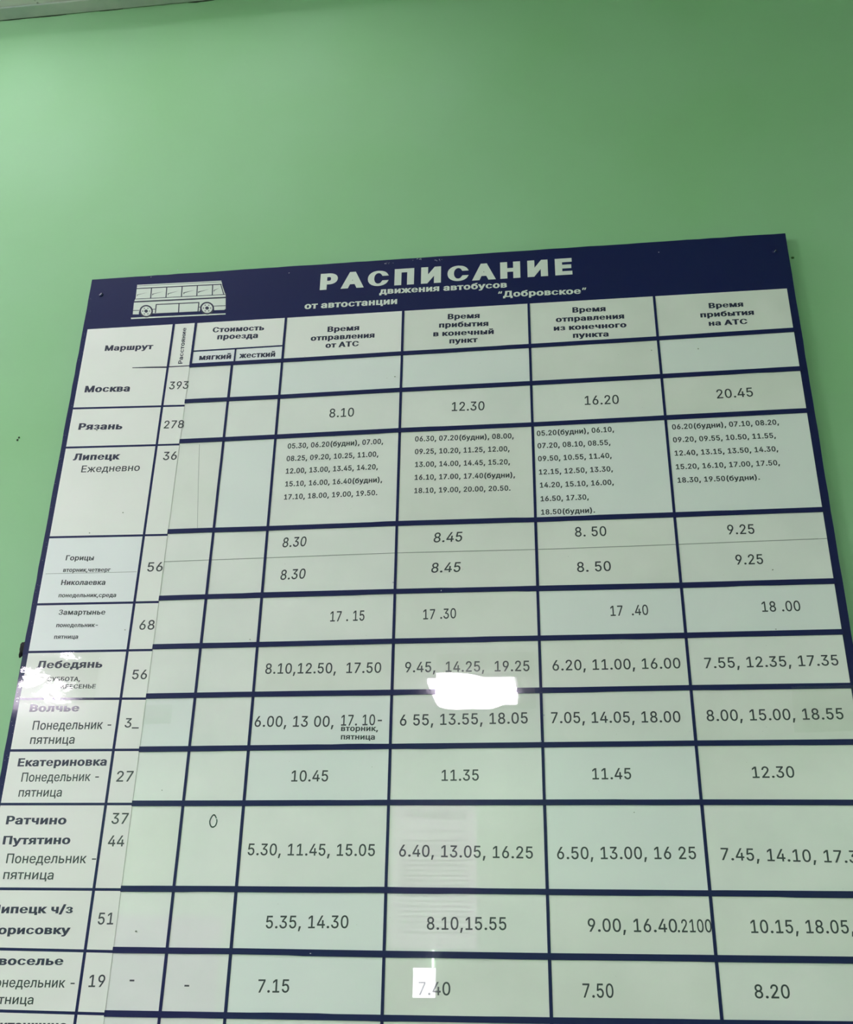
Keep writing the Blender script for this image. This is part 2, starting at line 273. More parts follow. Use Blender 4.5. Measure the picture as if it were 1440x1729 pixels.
'ж':(563,'21,0 174,193 23,379 95,379 221,218 252,218 252,379 313,379 313,218 342,218 468,379 541,379 390,193 543,0 469,0 342,162 313,162 313,0 252,0 252,162 223,162 95,0'),
'з':(343,'171,-4 146,-3 123,1 101,8 82,17 65,29 51,43 40,59 34,76 31,95 94,95 97,82 105,71 117,61 133,54 151,49 171,47 193,49 211,55 227,65 239,77 246,92 249,109 246,126 239,141 226,154 208,163 187,169 163,171 138,171 138,217 163,217 183,219 201,224 217,233 229,245 236,259 238,276 236,292 230,306 220,318 207,327 191,332 173,334 154,332 137,327 122,319 109,309 102,296 99,281 40,281 42,301 48,319 59,335 72,349 88,361 107,371 128,378 150,382 173,384 197,382 220,377 239,370 257,359 271,346 283,332 291,315 296,298 298,279 296,258 289,240 277,224 262,212 245,203 225,197 225,194 252,188 273,178 291,164 303,147 310,127 313,104 311,84 305,66 294,48 281,33 264,20 244,10 222,2 198,-3'),
'и':(410,'358,0 296,0 296,274 293,274 111,0 53,0 53,379 114,379 114,104 118,104 300,379 358,379'),
'й':(410,'358,0 296,0 296,274 293,274 111,0 53,0 53,379 114,379 114,104 118,104 300,379 358,379;205,433 187,434 171,439 155,446 142,455 130,467 120,481 112,496 108,512 107,529 151,529 153,515 158,502 166,491 177,483 190,478 205,476 220,478 233,483 244,491 252,502 257,515 259,529 304,529 303,512 298,496 291,481 281,467 269,456 256,446 240,439 223,434'),
'к':(376,'53,0 53,379 114,379 114,215 152,215 288,379 366,379 213,196 368,0 290,0 167,159 114,159 114,0'),
'л':(400,'6,0 6,56 20,56 48,63 67,86 78,133 84,211 91,379 348,379 348,0 286,0 286,323 149,323 143,189 129,84 120,58 109,37 94,21 76,9 54,2 27,0'),
'м':(535,'53,0 53,379 144,379 232,168 246,132 257,100 265,70 273,41 263,41 270,69 278,100 289,132 303,168 390,379 482,379 482,0 421,0 421,197 421,237 422,276 422,315 423,354 430,354 415,300 399,252 377,198 294,0 240,0 156,198 135,252 118,300 102,354 111,354 112,318 113,279 113,238 113,197 113,0'),
'н':(408,'309,223 309,167 99,167 99,223;114,379 114,0 53,0 53,379;356,379 356,0 295,0 295,379'),
'о':(415,'207,-8 174,-5 144,3 117,16 93,35 72,58 56,85 44,116 37,150 34,187 37,225 44,260 56,291 72,318 93,341 117,360 144,374 174,382 207,384 241,382 271,374 299,360 323,341 343,318 359,291 371,260 379,225 381,187 379,150 371,116 359,85 343,58 323,35 299,16 271,3 241,-5;207,46 231,49 252,55 270,66 285,80 298,97 307,117 314,139 318,163 319,187 318,212 314,236 307,258 298,278 285,296 270,310 252,321 231,328 207,330 184,328 163,321 145,310 130,296 118,278 108,258 102,236 98,212 96,187 98,163 102,139 108,117 118,97 130,80 145,66 163,55 184,49'),
'п':(408,'355,379 355,0 294,0 294,323 114,323 114,0 53,0 53,379'),
'р':(424,'53,-143 53,379 112,379 112,319 118,319 137,346 171,373 188,379 207,383 229,384 259,382 287,374 313,361 335,342 354,320 370,293 381,261 388,227 390,189 388,151 381,116 370,84 355,57 336,34 313,16 288,3 260,-6 229,-8 208,-7 189,-3 173,4 138,31 118,59 114,59 114,-143;220,47 242,49 262,55 279,66 294,80 306,97 316,117 323,139 327,163 328,189 327,215 323,239 316,261 307,281 295,298 280,311 262,322 243,328 220,330 198,328 178,322 161,312 147,299 134,282 125,263 118,241 114,216 113,189 114,162 118,138 125,115 135,95 147,78 162,65 179,55 198,49'),
'с':(395,'207,-8 174,-5 144,3 117,16 93,35 72,58 56,85 44,116 37,150 34,187 37,225 44,260 56,291 72,318 93,341 117,360 144,374 174,382 207,384 260,377 305,356 340,322 362,277 303,262 290,289 270,311 242,325 207,330 184,328 163,321 145,310 130,296 118,278 108,258 102,236 98,212 96,187 98,163 102,139 108,117 118,97 130,80 145,66 163,55 184,49 207,46 243,52 271,66 292,89 304,117 363,102 341,56 306,21 261,-1'),
'т':(325,'132,0 132,325 6,325 6,379 319,379 319,325 193,325 193,0'),
'у':(389,'47,-139 61,-86 71,-87 104,-89 130,-74 151,-36 163,-1 17,379 84,379 165,155 187,87 206,21 184,21 202,87 224,155 305,379 371,379 204,-58 177,-107 139,-136 91,-145 65,-143'),
'ф':(477,'208,-8 175,-5 145,3 117,16 93,35 73,58 56,85 44,116 37,150 34,187 37,225 44,260 56,291 73,318 93,341 117,360 145,374 175,382 208,384 269,384 302,382 333,374 360,360 384,341 405,318 421,291 433,260 441,225 443,187 441,150 433,116 421,85 405,58 384,35 360,16 333,3 302,-5 269,-8;208,43 269,43 293,46 314,52 332,64 347,79 360,96 370,117 377,139 381,163 382,187 381,213 377,237 370,260 360,281 347,299 332,314 314,326 293,333 269,335 208,335 184,333 163,326 145,314 130,299 117,281 108,260 101,237 96,213 95,187 96,163 101,139 108,117 117,96 130,79 145,64 163,52 184,46;208,-143 208,509 269,509 269,-143'),
'х':(378,'21,0 171,218 171,171 29,379 100,379 147,306 179,253 207,206 175,206 202,253 233,306 282,379 352,379 209,169 209,214 358,0 287,0 231,85 200,136 173,182 205,182 178,136 148,85 91,0'),
'ц':(415,'53,0 53,379 114,379 114,56 294,56 294,379 355,379 355,0;344,-109 344,0 318,0 318,56 405,56 405,-109'),
'ч':(401,'198,118 157,122 121,134 92,153 70,181 57,216 53,258 53,379 114,379 114,258 116,232 124,211 138,195 155,184 175,177 198,175 264,182 324,199 324,143 285,130 244,122;287,0 287,379 348,379 348,0'),
'ш':(572,'53,379 114,379 114,56 255,56 255,379 316,379 316,56 458,56 458,379 519,379 519,0 53,0'),
'щ':(581,'53,379 114,379 114,56 255,56 255,379 316,379 316,56 458,56 458,379 519,379 519,0 53,0;508,-109 508,0 482,0 482,56 569,56 569,-109'),
'ы':(510,'104,244 214,244 243,242 268,237 290,228 309,217 325,202 337,186 346,167 352,146 353,123 352,101 346,80 337,61 325,43 309,29 290,16 268,7 243,2 214,0 53,0 53,379 114,379 114,56 214,56 235,58 254,64 270,74 282,87 289,103 292,121 289,139 282,155 270,169 254,179 235,185 214,187 104,187;397,0 397,379 458,379 458,0'),
'ь':(388,'104,244 214,244 243,242 268,237 290,228 309,217 325,202 337,186 346,167 352,146 353,123 352,101 346,80 337,61 325,43 309,29 290,16 268,7 243,2 214,0 53,0 53,379 114,379 114,56 214,56 235,58 254,64 270,74 282,87 289,103 292,121 289,139 282,155 270,169 254,179 235,185 214,187 104,187'),
'э':(395,'188,-8 135,-1 89,21 55,56 33,102 91,117 104,89 125,66 153,52 188,46 212,49 233,55 251,66 266,80 278,97 287,117 294,139 298,163 299,187 298,212 294,236 287,258 278,278 266,296 251,310 233,321 212,328 188,330 154,325 126,311 105,289 93,262 34,277 56,322 91,356 136,377 188,384 221,382 252,374 279,360 303,341 323,318 340,291 352,260 359,225 362,187 359,150 352,116 340,85 323,58 303,35 279,16 252,3 221,-5;309,163 132,163 132,218 309,218'),
'ю':(585,'53,0 53,379 111,379 111,0;97,162 97,217 235,217 235,162;377,-8 344,-5 313,3 286,16 262,35 242,58 226,85 213,116 206,150 204,187 206,225 213,260 226,291 242,318 262,341 286,360 313,374 344,382 377,384 410,382 440,374 468,360 492,341 512,318 529,291 541,260 548,225 550,187 548,150 541,116 529,85 512,58 492,35 468,16 440,3 410,-5;377,46 401,49 422,55 440,66 455,80 467,97 477,117 483,139 487,163 489,187 487,212 483,236 477,258 467,278 455,296 440,310 422,321 401,328 377,330 353,328 333,321 315,310 300,296 287,278 278,258 271,236 267,212 266,187 267,163 271,139 278,117 287,97 300,80 315,66 333,55 353,49'),
'я':(385,'332,0 271,0 271,326 184,326 155,324 131,318 114,309 102,295 95,279 93,259 95,240 102,224 114,211 132,201 155,195 184,194 298,194 298,142 180,142 134,146 97,157 68,174 48,198 36,226 32,259 36,293 48,322 68,346 97,365 134,376 180,379 332,379;85,0 15,0 122,172 190,172'),
'ё':(404,'212,-8 177,-5 145,3 117,16 92,35 72,58 56,85 44,116 37,150 34,187 36,224 44,258 55,290 71,317 91,340 115,359 142,373 172,382 205,384 266,374 285,366 303,355 319,341 334,324 347,305 357,282 365,256 370,227 371,194 371,169 75,169 75,221 338,221 310,202 308,226 304,248 298,269 288,286 277,301 263,314 246,323 227,328 205,330 183,328 164,323 146,313 131,301 119,286 109,270 102,251 97,231 96,211 96,178 98,151 102,127 110,106 121,88 135,73 151,61 169,53 190,48 212,46 254,53 285,73 306,105 365,91 358,72 348,55 335,39 320,26 302,14 283,4 261,-3 237,-7;276,443 265,444 256,448 247,455 241,463 237,472 235,483 237,494 241,503 247,512 256,518 265,522 276,523 286,522 296,518 304,512 311,503 315,494 316,483 315,472 311,463 304,455 296,448 286,444;132,443 122,444 112,448 103,455 97,463 93,472 91,483 93,494 97,503 103,512 112,518 122,522 132,523 143,522 152,518 161,512 167,503 171,494 172,483 171,472 167,463 161,455 152,448 143,444'),
'“':(300,'52,318 104,509 151,509 121,318;175,318 228,509 274,509 244,318'),
'”':(300,'52,318 82,509 151,509 98,318;175,318 205,509 274,509 222,318')}

def offset_contours(cs, rx, ry):
    area = 0
    for c in cs:
        for (x0, y0), (x1, y1) in zip(c, c[1:] + c[:1]): area += x0 * y1 - x1 * y0
    sgn = 1 if area > 0 else -1
    out = []
    for c in cs:
        n = len(c); q = []
        for i in range(n):
            p0, p, p1 = c[i - 1], c[i], c[(i + 1) % n]
            a = Vector((p[0] - p0[0], p[1] - p0[1])).normalized(); b = Vector((p1[0] - p[0], p1[1] - p[1])).normalized()
            na = Vector((a.y, -a.x)) * sgn; nb = Vector((b.y, -b.x)) * sgn
            m = na + nb
            if m.length < 1e-3: m = na
            m.normalize(); k = min(1.0 / max(m.dot(na), 0.35), 2.2)
            q.append((p[0] + m.x * k * rx, p[1] + m.y * k * ry))
        out.append(q)
    return out

def fill(cs):
    verts = []; edges = []
    for c in cs:
        b = len(verts); n = len(c)
        verts += [Vector(p) for p in c]; edges += [(b + i, b + (i + 1) % n) for i in range(n)]
    vo, eo, fo = delaunay_2d_cdt(verts, edges, [], 0, 1e-3)[:3]
    V = np.array([(v.x, v.y) for v in vo]); F = [list(f) for f in fo]
    if not F: return [], []
    Cn = np.array([V[f].mean(0) for f in F])
    A = np.array([verts[e[0]][:] for e in edges]); B = np.array([verts[e[1]][:] for e in edges])
    px = Cn[:, 0][:, None]; py = Cn[:, 1][:, None]
    up = (A[:, 1] <= py) & (B[:, 1] > py); dn = (A[:, 1] > py) & (B[:, 1] <= py)
    with np.errstate(divide='ignore', invalid='ignore'):
        xi = A[:, 0] + (py - A[:, 1]) / (B[:, 1] - A[:, 1]) * (B[:, 0] - A[:, 0])
    right = xi > px
    w = (up & right).sum(1) - (dn & right).sum(1)
    keep = [f for f, k in zip(F, w) if k != 0]
    return [tuple(v) for v in V], keep

_cache = {}
def glyph(ch, rx, ry):
    if ch in 'еэсзЗС': rx, ry = rx * 0.9, ry * 0.35      # keep the open mouths of these letters open
    if ch in '“”': rx, ry = rx * 0.3, ry * 0.3
    k = (ch, rx, ry)
    if k not in _cache:
        adv, s = GLYPHS[ch]
        cs = [[tuple(map(int, p.split(','))) for p in c.split(' ')] for c in s.split(';') if c]
        if rx or ry: cs = offset_contours(cs, rx, ry)
        _cache[k] = (adv, *fill(cs))
    return _cache[k]

# style: (rx, ry) stroke thickening in font units, material, thickness in front of the card
STYLES = {'reg': (10, 6, 'ink'), 'semi': (27, 15, 'ink'), 'bold': (36, 18, 'ink_navy'), 'wide': (44, 20, 'ink_navy'), 'wide90': (26, 22, 'ink_navy'),
          'wwide': (38, 20, 'white_ink'), 'title': (58, 38, 'white_ink')}
CAP = 509.0

def text_mesh(s, p0, p1, h, style, track=0, shear=0.0, d=0.0013):
    rx, ry, mat = STYLES[style]
    V = []; F = []; x = 0
    for ch in s:
        if ch == ' ': x += 205 + track; continue
        adv, vs, fs = glyph(ch, rx, ry); b = len(V); sx = 0.88 if ch.isdigit() else 1.0; adv *= sx
        V += [(vx * sx + x, vy) for vx, vy in vs]; F += [[i + b for i in f] for f in fs]
        x += adv + track + rx * 1.2
    xs = [v[0] for v in V]; x0, x1 = min(xs), max(xs)
    U = Vector((p1[0] - p0[0], p1[1] - p0[1])); W = U.length; U.normalize(); N = Vector((-U.y, U.x))
    kx = W / (x1 - x0); ky = h / (CAP + 2 * ry)
    out = []
    for vx, vy in V:
        yy = (vy + ry) * ky; xx = (vx - x0) * kx + yy * shear
        out.append(bp3(p0[0] + U.x * xx + N.x * yy, p0[1] + U.y * xx + N.y * yy, d))
    me = bpy.data.meshes.new('lettering'); me.from_pydata(out, [], F); me.update()
    if len(me.polygons) and me.polygons[0].normal.y > 0: me.flip_normals()
    return me, M[mat]

# ------------------------------------------------------------------ measured layout of the board (metres, u right, v up)
TEXTS = [
('H', 'РАСПИСАНИЕ', (-0.14642, 0.63219), (0.2837, 0.63165), 0.03413, 'title', 110, 0),
('H', 'движения автобусов', (-0.04222, 0.61576), (0.17429, 0.6133), 0.01262, 'wwide', 0, 0),
('H', 'от автостанции', (-0.17073, 0.59426), (-0.01109, 0.59346), 0.01323, 'wwide', 0, 0),
('H', '“Добровское”', (0.159, 0.59425), (0.30485, 0.59109), 0.01235, 'wwide', 0, 0),
('h0', 'Маршрут', (-0.51692, 0.53167), (-0.43054, 0.5297), 0.01122, 'wide', 0, 0),
('h1', 'Расстояние', (-0.37426, 0.49699), (-0.37555, 0.56972), 0.00755, 'wide90', 0, 0),
('h2', 'Стоимость', (-0.3284, 0.55703), (-0.23803, 0.55553), 0.01073, 'wide', 0, 0),
('h2', 'проезда', (-0.31876, 0.5423), (-0.24763, 0.54051), 0.01089, 'wide', 0, 0),
('h3', 'мягкий', (-0.34614, 0.50241), (-0.29057, 0.50148), 0.01106, 'wide', 0, 0),
('h4', 'жесткий', (-0.27695, 0.50192), (-0.21456, 0.50084), 0.01101, 'wide', 0, 0),
('h5', 'Время', (-0.1279, 0.54431), (-0.07375, 0.54423), 0.01077, 'wide', 0, 0),
('h5', 'отправления', (-0.15566, 0.52838), (-0.04719, 0.52764), 0.01069, 'wide', 0, 0),
('h5', 'от АТС', (-0.12946, 0.51257), (-0.07293, 0.51242), 0.01061, 'wide', 0, 0),
('h6', 'Время', (0.07505, 0.55562), (0.12814, 0.5545), 0.01068, 'wide', 0, 0),
('h6', 'прибытия', (0.06064, 0.53989), (0.14242, 0.53781), 0.0106, 'wide', 0, 0),
('h6', 'в конечный', (0.05124, 0.52327), (0.15116, 0.52134), 0.01051, 'wide', 0, 0),
('h6', 'пункт', (0.07809, 0.50758), (0.12461, 0.50705), 0.01043, 'wide', 0, 0),
('h7', 'Время', (0.28032, 0.5542), (0.33388, 0.55338), 0.01052, 'wide', 0, 0),
('h7', 'отправления', (0.25275, 0.53754), (0.36274, 0.5368), 0.01043, 'wide', 0, 0),
('h7', 'из конечного', (0.24884, 0.52084), (0.3653, 0.51975), 0.01035, 'wide', 0, 0),
('h7', 'пункта', (0.27899, 0.50493), (0.33595, 0.50403), 0.01027, 'wide', 0, 0),
('h8', 'Время', (0.49772, 0.54705), (0.55159, 0.54661), 0.01033, 'wide', 0, 0),
('h8', 'прибытия', (0.48291, 0.53027), (0.56635, 0.52975), 0.01024, 'wide', 0, 0),
('h8', 'на АТС', (0.49445, 0.51325), (0.55459, 0.51297), 0.01015, 'wide', 0, 0),
('r0_0', 'Москва', (-0.54021, 0.45017), (-0.4605, 0.44743), 0.01291, 'wide', 0, 0),
('r0_1', '393', (-0.39172, 0.44723), (-0.35864, 0.44655), 0.01489, 'reg', 0, 0),
('r1_0', 'Рязань', (-0.53945, 0.37808), (-0.46297, 0.37497), 0.01246, 'wide', 0, 0),
('r1_1', '278', (-0.39139, 0.37243), (-0.35779, 0.37188), 0.01457, 'reg', 0, 0),
('r2_0', 'Липецк', (-0.53909, 0.32086), (-0.45875, 0.3188), 0.01254, 'wide', 0, 0),
('r2_0', 'Ежедневно', (-0.52126, 0.29802), (-0.42226, 0.29641), 0.01248, 'reg', 0, 0),
('r2_1', '36', (-0.38535, 0.31376), (-0.36245, 0.31356), 0.01502, 'reg', 0, 0),
('r3_0', 'Горицы', (-0.52154, 0.14424), (-0.47557, 0.14269), 0.00863, 'semi', 0, 0),
('r3_0', 'вторник,четверг', (-0.52225, 0.12471), (-0.4453, 0.12277), 0.00694, 'semi', 0, 0),
('r3_0', 'Николаевка', (-0.52205, 0.10316), (-0.45052, 0.10125), 0.00863, 'semi', 0, 0),
('r3_0', 'понедельник,среда', (-0.52256, 0.08296), (-0.43009, 0.08082), 0.00678, 'semi', 0, 0),
('r3_1', '56', (-0.38609, 0.12085), (-0.36163, 0.1206), 0.01524, 'reg', 0, 0),
('r4_0', 'Замартынье', (-0.51766, 0.05461), (-0.44316, 0.05289), 0.0084, 'semi', 0, 0),
('r4_0', 'понедельник-', (-0.51793, 0.03491), (-0.4519, 0.03352), 0.00661, 'semi', 0, 0),
('r4_0', 'пятница', (-0.51811, 0.01645), (-0.48024, 0.01582), 0.00655, 'semi', 0, 0),
('r4_1', '68', (-0.38592, 0.02747), (-0.36254, 0.02716), 0.01496, 'reg', 0, 0),
('r5_0', 'Лебедянь', (-0.53804, -0.02916), (-0.43514, -0.02994), 0.01168, 'bold', 0, 0),
('r5_0', 'СУББОТА,', (-0.51742, -0.04915), (-0.46614, -0.04984), 0.00667, 'semi', 0, 0),
('r5_0', 'ВОСКРЕСЕНЬЕ', (-0.51696, -0.06036), (-0.44046, -0.06119), 0.00644, 'semi', 0, 0),
('r5_1', '56', (-0.38655, -0.04857), (-0.36391, -0.04874), 0.01433, 'reg', 0, 0),
('r6_0', 'Волчье', (-0.53678, -0.09449), (-0.46025, -0.09512), 0.0111, 'wide', 0, 0),
('r6_0', 'Понедельник -', (-0.52726, -0.12124), (-0.40797, -0.12129), 0.01325, 'reg', 0, 0),
('r6_0', 'пятница', (-0.52723, -0.14178), (-0.46002, -0.14203), 0.01286, 'reg', 0, 0),
('r6_1', '3_', (-0.38768, -0.11964), (-0.36594, -0.11992), 0.01359, 'reg', 0, 0),
('r7_0', 'Екатериновка', (-0.53999, -0.17367), (-0.40674, -0.1736), 0.0116, 'bold', 0, 0),
('r7_0', 'Понедельник -', (-0.5304, -0.19531), (-0.41517, -0.1949), 0.01286, 'reg', 0, 0),
('r7_0', 'пятница', (-0.53063, -0.21615), (-0.46645, -0.21622), 0.01232, 'reg', 0, 0),
('r7_1', '27', (-0.38877, -0.19621), (-0.36463, -0.19614), 0.01483, 'reg', 0, 0),
('r8_0', 'Ратчино', (-0.54194, -0.25396), (-0.4532, -0.25411), 0.01164, 'bold', 0, 0),
('r8_0', 'Путятино', (-0.54147, -0.28095), (-0.44301, -0.28046), 0.01145, 'bold', 0, 0),
('r8_0', 'Понедельник -', (-0.53151, -0.30577), (-0.40202, -0.30544), 0.01281, 'reg', 0, 0),
('r8_1', '37', (-0.38747, -0.25356), (-0.3637, -0.2536), 0.01473, 'reg', 0, 0),
('r8_1', '44', (-0.38819, -0.28347), (-0.36486, -0.28345), 0.01446, 'reg', 0, 0),
('r8_0', 'пятница', (-0.53176, -0.32639), (-0.45928, -0.32672), 0.01214, 'reg', 0, 0),
('r9_0', 'Липецк ч/з', (-0.54242, -0.37032), (-0.42438, -0.3694), 0.01092, 'bold', 0, 0),
('r9_0', 'Борисовку', (-0.53848, -0.39651), (-0.42373, -0.39538), 0.01073, 'bold', 0, 0),
('r9_1', '51', (-0.38713, -0.38303), (-0.3654, -0.38284), 0.01472, 'reg', 0, 0),
('r10_0', 'Новоселье', (-0.54626, -0.43449), (-0.42695, -0.43315), 0.01049, 'bold', 0, 0),
('r10_0', 'Понедельник -', (-0.52854, -0.46085), (-0.40707, -0.4598), 0.01185, 'reg', 0, 0),
('r10_0', 'пятница', (-0.52742, -0.48079), (-0.45985, -0.48024), 0.01116, 'reg', 0, 0),
('r10_1', '19', (-0.38769, -0.45873), (-0.36601, -0.4584), 0.01459, 'reg', 0, 0),
('r11_0', 'Капитанщино', (-0.53477, -0.51075), (-0.40915, -0.50902), 0.01025, 'bold', 0, 0),
('r1_4', '8.10', (-0.11542, 0.37838), (-0.07517, 0.37827), 0.01621, 'reg', 0, 0),
('r1_5', '12.30', (0.08267, 0.37931), (0.13472, 0.37814), 0.01632, 'reg', 0, 0),
('r1_6', '16.20', (0.29187, 0.37869), (0.34446, 0.37786), 0.01629, 'reg', 0, 0),
('r1_7', '20.45', (0.49362, 0.37876), (0.54803, 0.37945), 0.01605, 'reg', 0, 0),
('r2_4', '05.30, 06.20(будни), 07.00,', (-0.18012, 0.32462), (-0.02573, 0.32573), 0.00943, 'semi', 0, 0),
('r2_4', '08.25, 09.20, 10.25, 11.00,', (-0.18032, 0.30217), (-0.03251, 0.30345), 0.00933, 'semi', 0, 0),
('r2_4', '12.00, 13.00, 13.45, 14.20,', (-0.1799, 0.27995), (-0.03262, 0.2811), 0.00922, 'semi', 0, 0),
('r2_4', '15.10, 16.00, 16.40(будни),', (-0.17914, 0.2573), (-0.02498, 0.25833), 0.00912, 'semi', 0, 0),
('r2_4', '17.10, 18.00, 19.00, 19.50.', (-0.17927, 0.23463), (-0.03192, 0.23615), 0.00901, 'semi', 0, 0),
('r2_5', '06.30, 07.20(будни), 08.00,', (0.02489, 0.32722), (0.17995, 0.32501), 0.00931, 'semi', 0, 0),
('r2_5', '09.25, 10.20, 11.25, 12.00,', (0.02504, 0.30466), (0.17308, 0.3027), 0.0092, 'semi', 0, 0),
('r2_5', '13.00, 14.00, 14.45, 15.20,', (0.02579, 0.282), (0.17324, 0.27996), 0.00909, 'semi', 0, 0),
('r2_5', '16.10, 17.00, 17.40(будни),', (0.02565, 0.25964), (0.18061, 0.25716), 0.00898, 'semi', 0, 0),
('r2_5', '18.10, 19.00, 20.00, 20.50.', (0.02553, 0.2369), (0.17327, 0.23498), 0.00888, 'semi', 0, 0),
('r2_6', '05.20(будни), 06.10,', (0.21569, 0.32731), (0.33417, 0.32871), 0.0092, 'semi', 0, 0),
('r2_6', '07.20, 08.10, 08.55,', (0.21615, 0.30546), (0.32741, 0.30612), 0.00909, 'semi', 0, 0),
('r2_6', '09.50, 10.55, 11.40,', (0.21621, 0.28305), (0.32787, 0.28342), 0.00899, 'semi', 0, 0),
('r2_6', '12.15, 12.50, 13.30,', (0.21698, 0.26005), (0.3283, 0.26059), 0.00888, 'semi', 0, 0),
('r2_6', '14.20, 15.10, 16.00,', (0.21774, 0.23774), (0.32838, 0.23806), 0.00877, 'semi', 0, 0),
('r2_6', '16.50, 17.30,', (0.21812, 0.21491), (0.28996, 0.21505), 0.00868, 'semi', 0, 0),
('r2_6', '18.50(будни).', (0.21814, 0.19277), (0.298, 0.19308), 0.00857, 'semi', 0, 0),
('r2_7', '06.20(будни), 07.10, 08.20,', (0.42161, 0.32788), (0.58003, 0.32818), 0.00904, 'semi', 0, 0),
('r2_7', '09.20, 09.55, 10.50, 11.55,', (0.42118, 0.3055), (0.57272, 0.30555), 0.00894, 'semi', 0, 0),
('r2_7', '12.40, 13.15, 13.50, 14.30,', (0.42175, 0.28253), (0.57338, 0.28278), 0.00883, 'semi', 0, 0),
('r2_7', '15.20, 16.10, 17.00, 17.50,', (0.42157, 0.25947), (0.57292, 0.25955), 0.00872, 'semi', 0, 0),
('r2_7', '18.30, 19.50(будни).', (0.42213, 0.23706), (0.54138, 0.23683), 0.00863, 'semi', 0, 0),
('r3a_4', '8.30', (-0.17606, 0.15387), (-0.13942, 0.15469), 0.01607, 'reg', 0, 0.1),
('r3a_5', '8.45', (0.05602, 0.1536), (0.09885, 0.15378), 0.01579, 'reg', 0, 0.12),
('r3b_4', '8.30', (-0.17534, 0.10081), (-0.13728, 0.10202), 0.01609, 'reg', 0, 0.1),
('r3b_5', '8.45', (0.05312, 0.10518), (0.09636, 0.10514), 0.01557, 'reg', 0, 0.12),
('r3a_6', '8. 50', (0.26695, 0.1551), (0.31262, 0.15488), 0.01554, 'reg', 0, 0),
('r3a_7', '9.25', (0.48592, 0.15061), (0.52385, 0.15028), 0.01525, 'reg', 0, 0),
('r3b_6', '8. 50', (0.26745, 0.09925), (0.31606, 0.09947), 0.01554, 'reg', 0, 0),
('r3b_7', '9.25', (0.49255, 0.10329), (0.53058, 0.10309), 0.0153, 'reg', 0, 0),
('r4_4', '17 . 15', (-0.09485, 0.03285), (-0.04388, 0.03318), 0.01586, 'reg', 0, 0),
('r4_5', '17 .30', (0.04284, 0.03256), (0.09089, 0.03326), 0.01542, 'reg', 0, 0),
('r4_6', '17  .40', (0.31137, 0.03076), (0.36417, 0.03108), 0.01534, 'reg', 0, 0),
('r4_7', '18 .00', (0.52057, 0.03132), (0.57255, 0.03127), 0.01526, 'reg', 0, 0),
('r5_4', '8.10,12.50,  17.50', (-0.18646, -0.04409), (-0.01647, -0.04578), 0.01547, 'reg', 0, 0),
('r5_5', '9.45,  14.25,  19.25', (0.01807, -0.04582), (0.19452, -0.04738), 0.01521, 'reg', 0, 0),
('r5_6', '6.20, 11.00, 16.00', (0.22662, -0.04739), (0.40212, -0.04755), 0.01511, 'reg', 0, 0),
('r5_7', '7.55, 12.35, 17.35', (0.43465, -0.0482), (0.61196, -0.04754), 0.01503, 'reg', 0, 0),
('r6_4', '6.00, 13 00,', (-0.19565, -0.12093), (-0.08137, -0.12238), 0.01536, 'reg', 0, 0),
('r6_4', '17. 10-', (-0.07074, -0.12101), (-0.0127, -0.12086), 0.01524, 'reg', 0, 0),
('r6_4', 'вторник,', (-0.07036, -0.12854), (-0.01785, -0.12918), 0.0079, 'semi', 0, 0),
('r6_4', 'пятница', (-0.07007, -0.14022), (-0.02195, -0.14106), 0.00785, 'semi', 0, 0),
('r6_5', '6 55, 13.55, 18.05', (0.01269, -0.12209), (0.19023, -0.12112), 0.01556, 'reg', 0, 0),
('r6_6', '7.05, 14.05, 18.00', (0.2221, -0.12129), (0.3957, -0.12233), 0.01529, 'reg', 0, 0),
('r6_7', '8.00, 15.00, 18.55', (0.43042, -0.12123), (0.60767, -0.12114), 0.01519, 'reg', 0, 0),
('r7_4', '10.45', (-0.1368, -0.19758), (-0.08509, -0.19762), 0.01514, 'reg', 0, 0),
('r7_5', '11.35', (0.07184, -0.19806), (0.12238, -0.19782), 0.01488, 'reg', 0, 0),
('r7_6', '11.45', (0.27405, -0.19738), (0.32515, -0.19742), 0.01478, 'reg', 0, 0),
('r7_7', '12.30', (0.48148, -0.19698), (0.53492, -0.19675), 0.01476, 'reg', 0, 0),
('r8_4', '5.30, 11.45, 15.05', (-0.18995, -0.29459), (-0.01629, -0.29538), 0.01518, 'reg', 0, 0),
('r8_5', '6.40, 13.05, 16.25', (0.01612, -0.29586), (0.19233, -0.2982), 0.01512, 'reg', 0, 0),
('r8_6', '6.50, 13.00, 16 25', (0.2236, -0.2988), (0.40016, -0.29843), 0.01534, 'reg', 0, 0),
('r8_7', '7.45, 14.10, 17.30', (0.43105, -0.29948), (0.61072, -0.30294), 0.01504, 'reg', 0, 0),
('r9_4', '5.35, 14.30', (-0.1573, -0.38572), (-0.04779, -0.38445), 0.01543, 'reg', 0, 0),
('r9_5', '8.10,15.55', (0.05453, -0.38528), (0.15638, -0.38482), 0.01537, 'reg', 0, 0),
('r9_6', '9.00, 16.40', (0.25892, -0.38568), (0.36914, -0.38541), 0.01557, 'reg', 0, 0),
('r9_6', '.2100', (0.3697, -0.38541), (0.4112, -0.38501), 0.01512, 'reg', 0, 0),
('r9_7', '10.15, 18.05,', (0.45842, -0.38534), (0.58111, -0.38466), 0.01528, 'reg', 0, 0),
('r10_4', '7.15', (-0.16138, -0.46174), (-0.12067, -0.4611), 0.01544, 'reg', 0, 0),
('r10_5', '7.40', (0.0449, -0.46118), (0.08526, -0.46103), 0.01516, 'reg', 0, 0),
('r10_6', '7.50', (0.24901, -0.46088), (0.28647, -0.46053), 0.01588, 'reg', 0, 0),
('r10_7', '8.20', (0.45475, -0.45832), (0.49597, -0.4579), 0.01528, 'reg', 0, 0)]
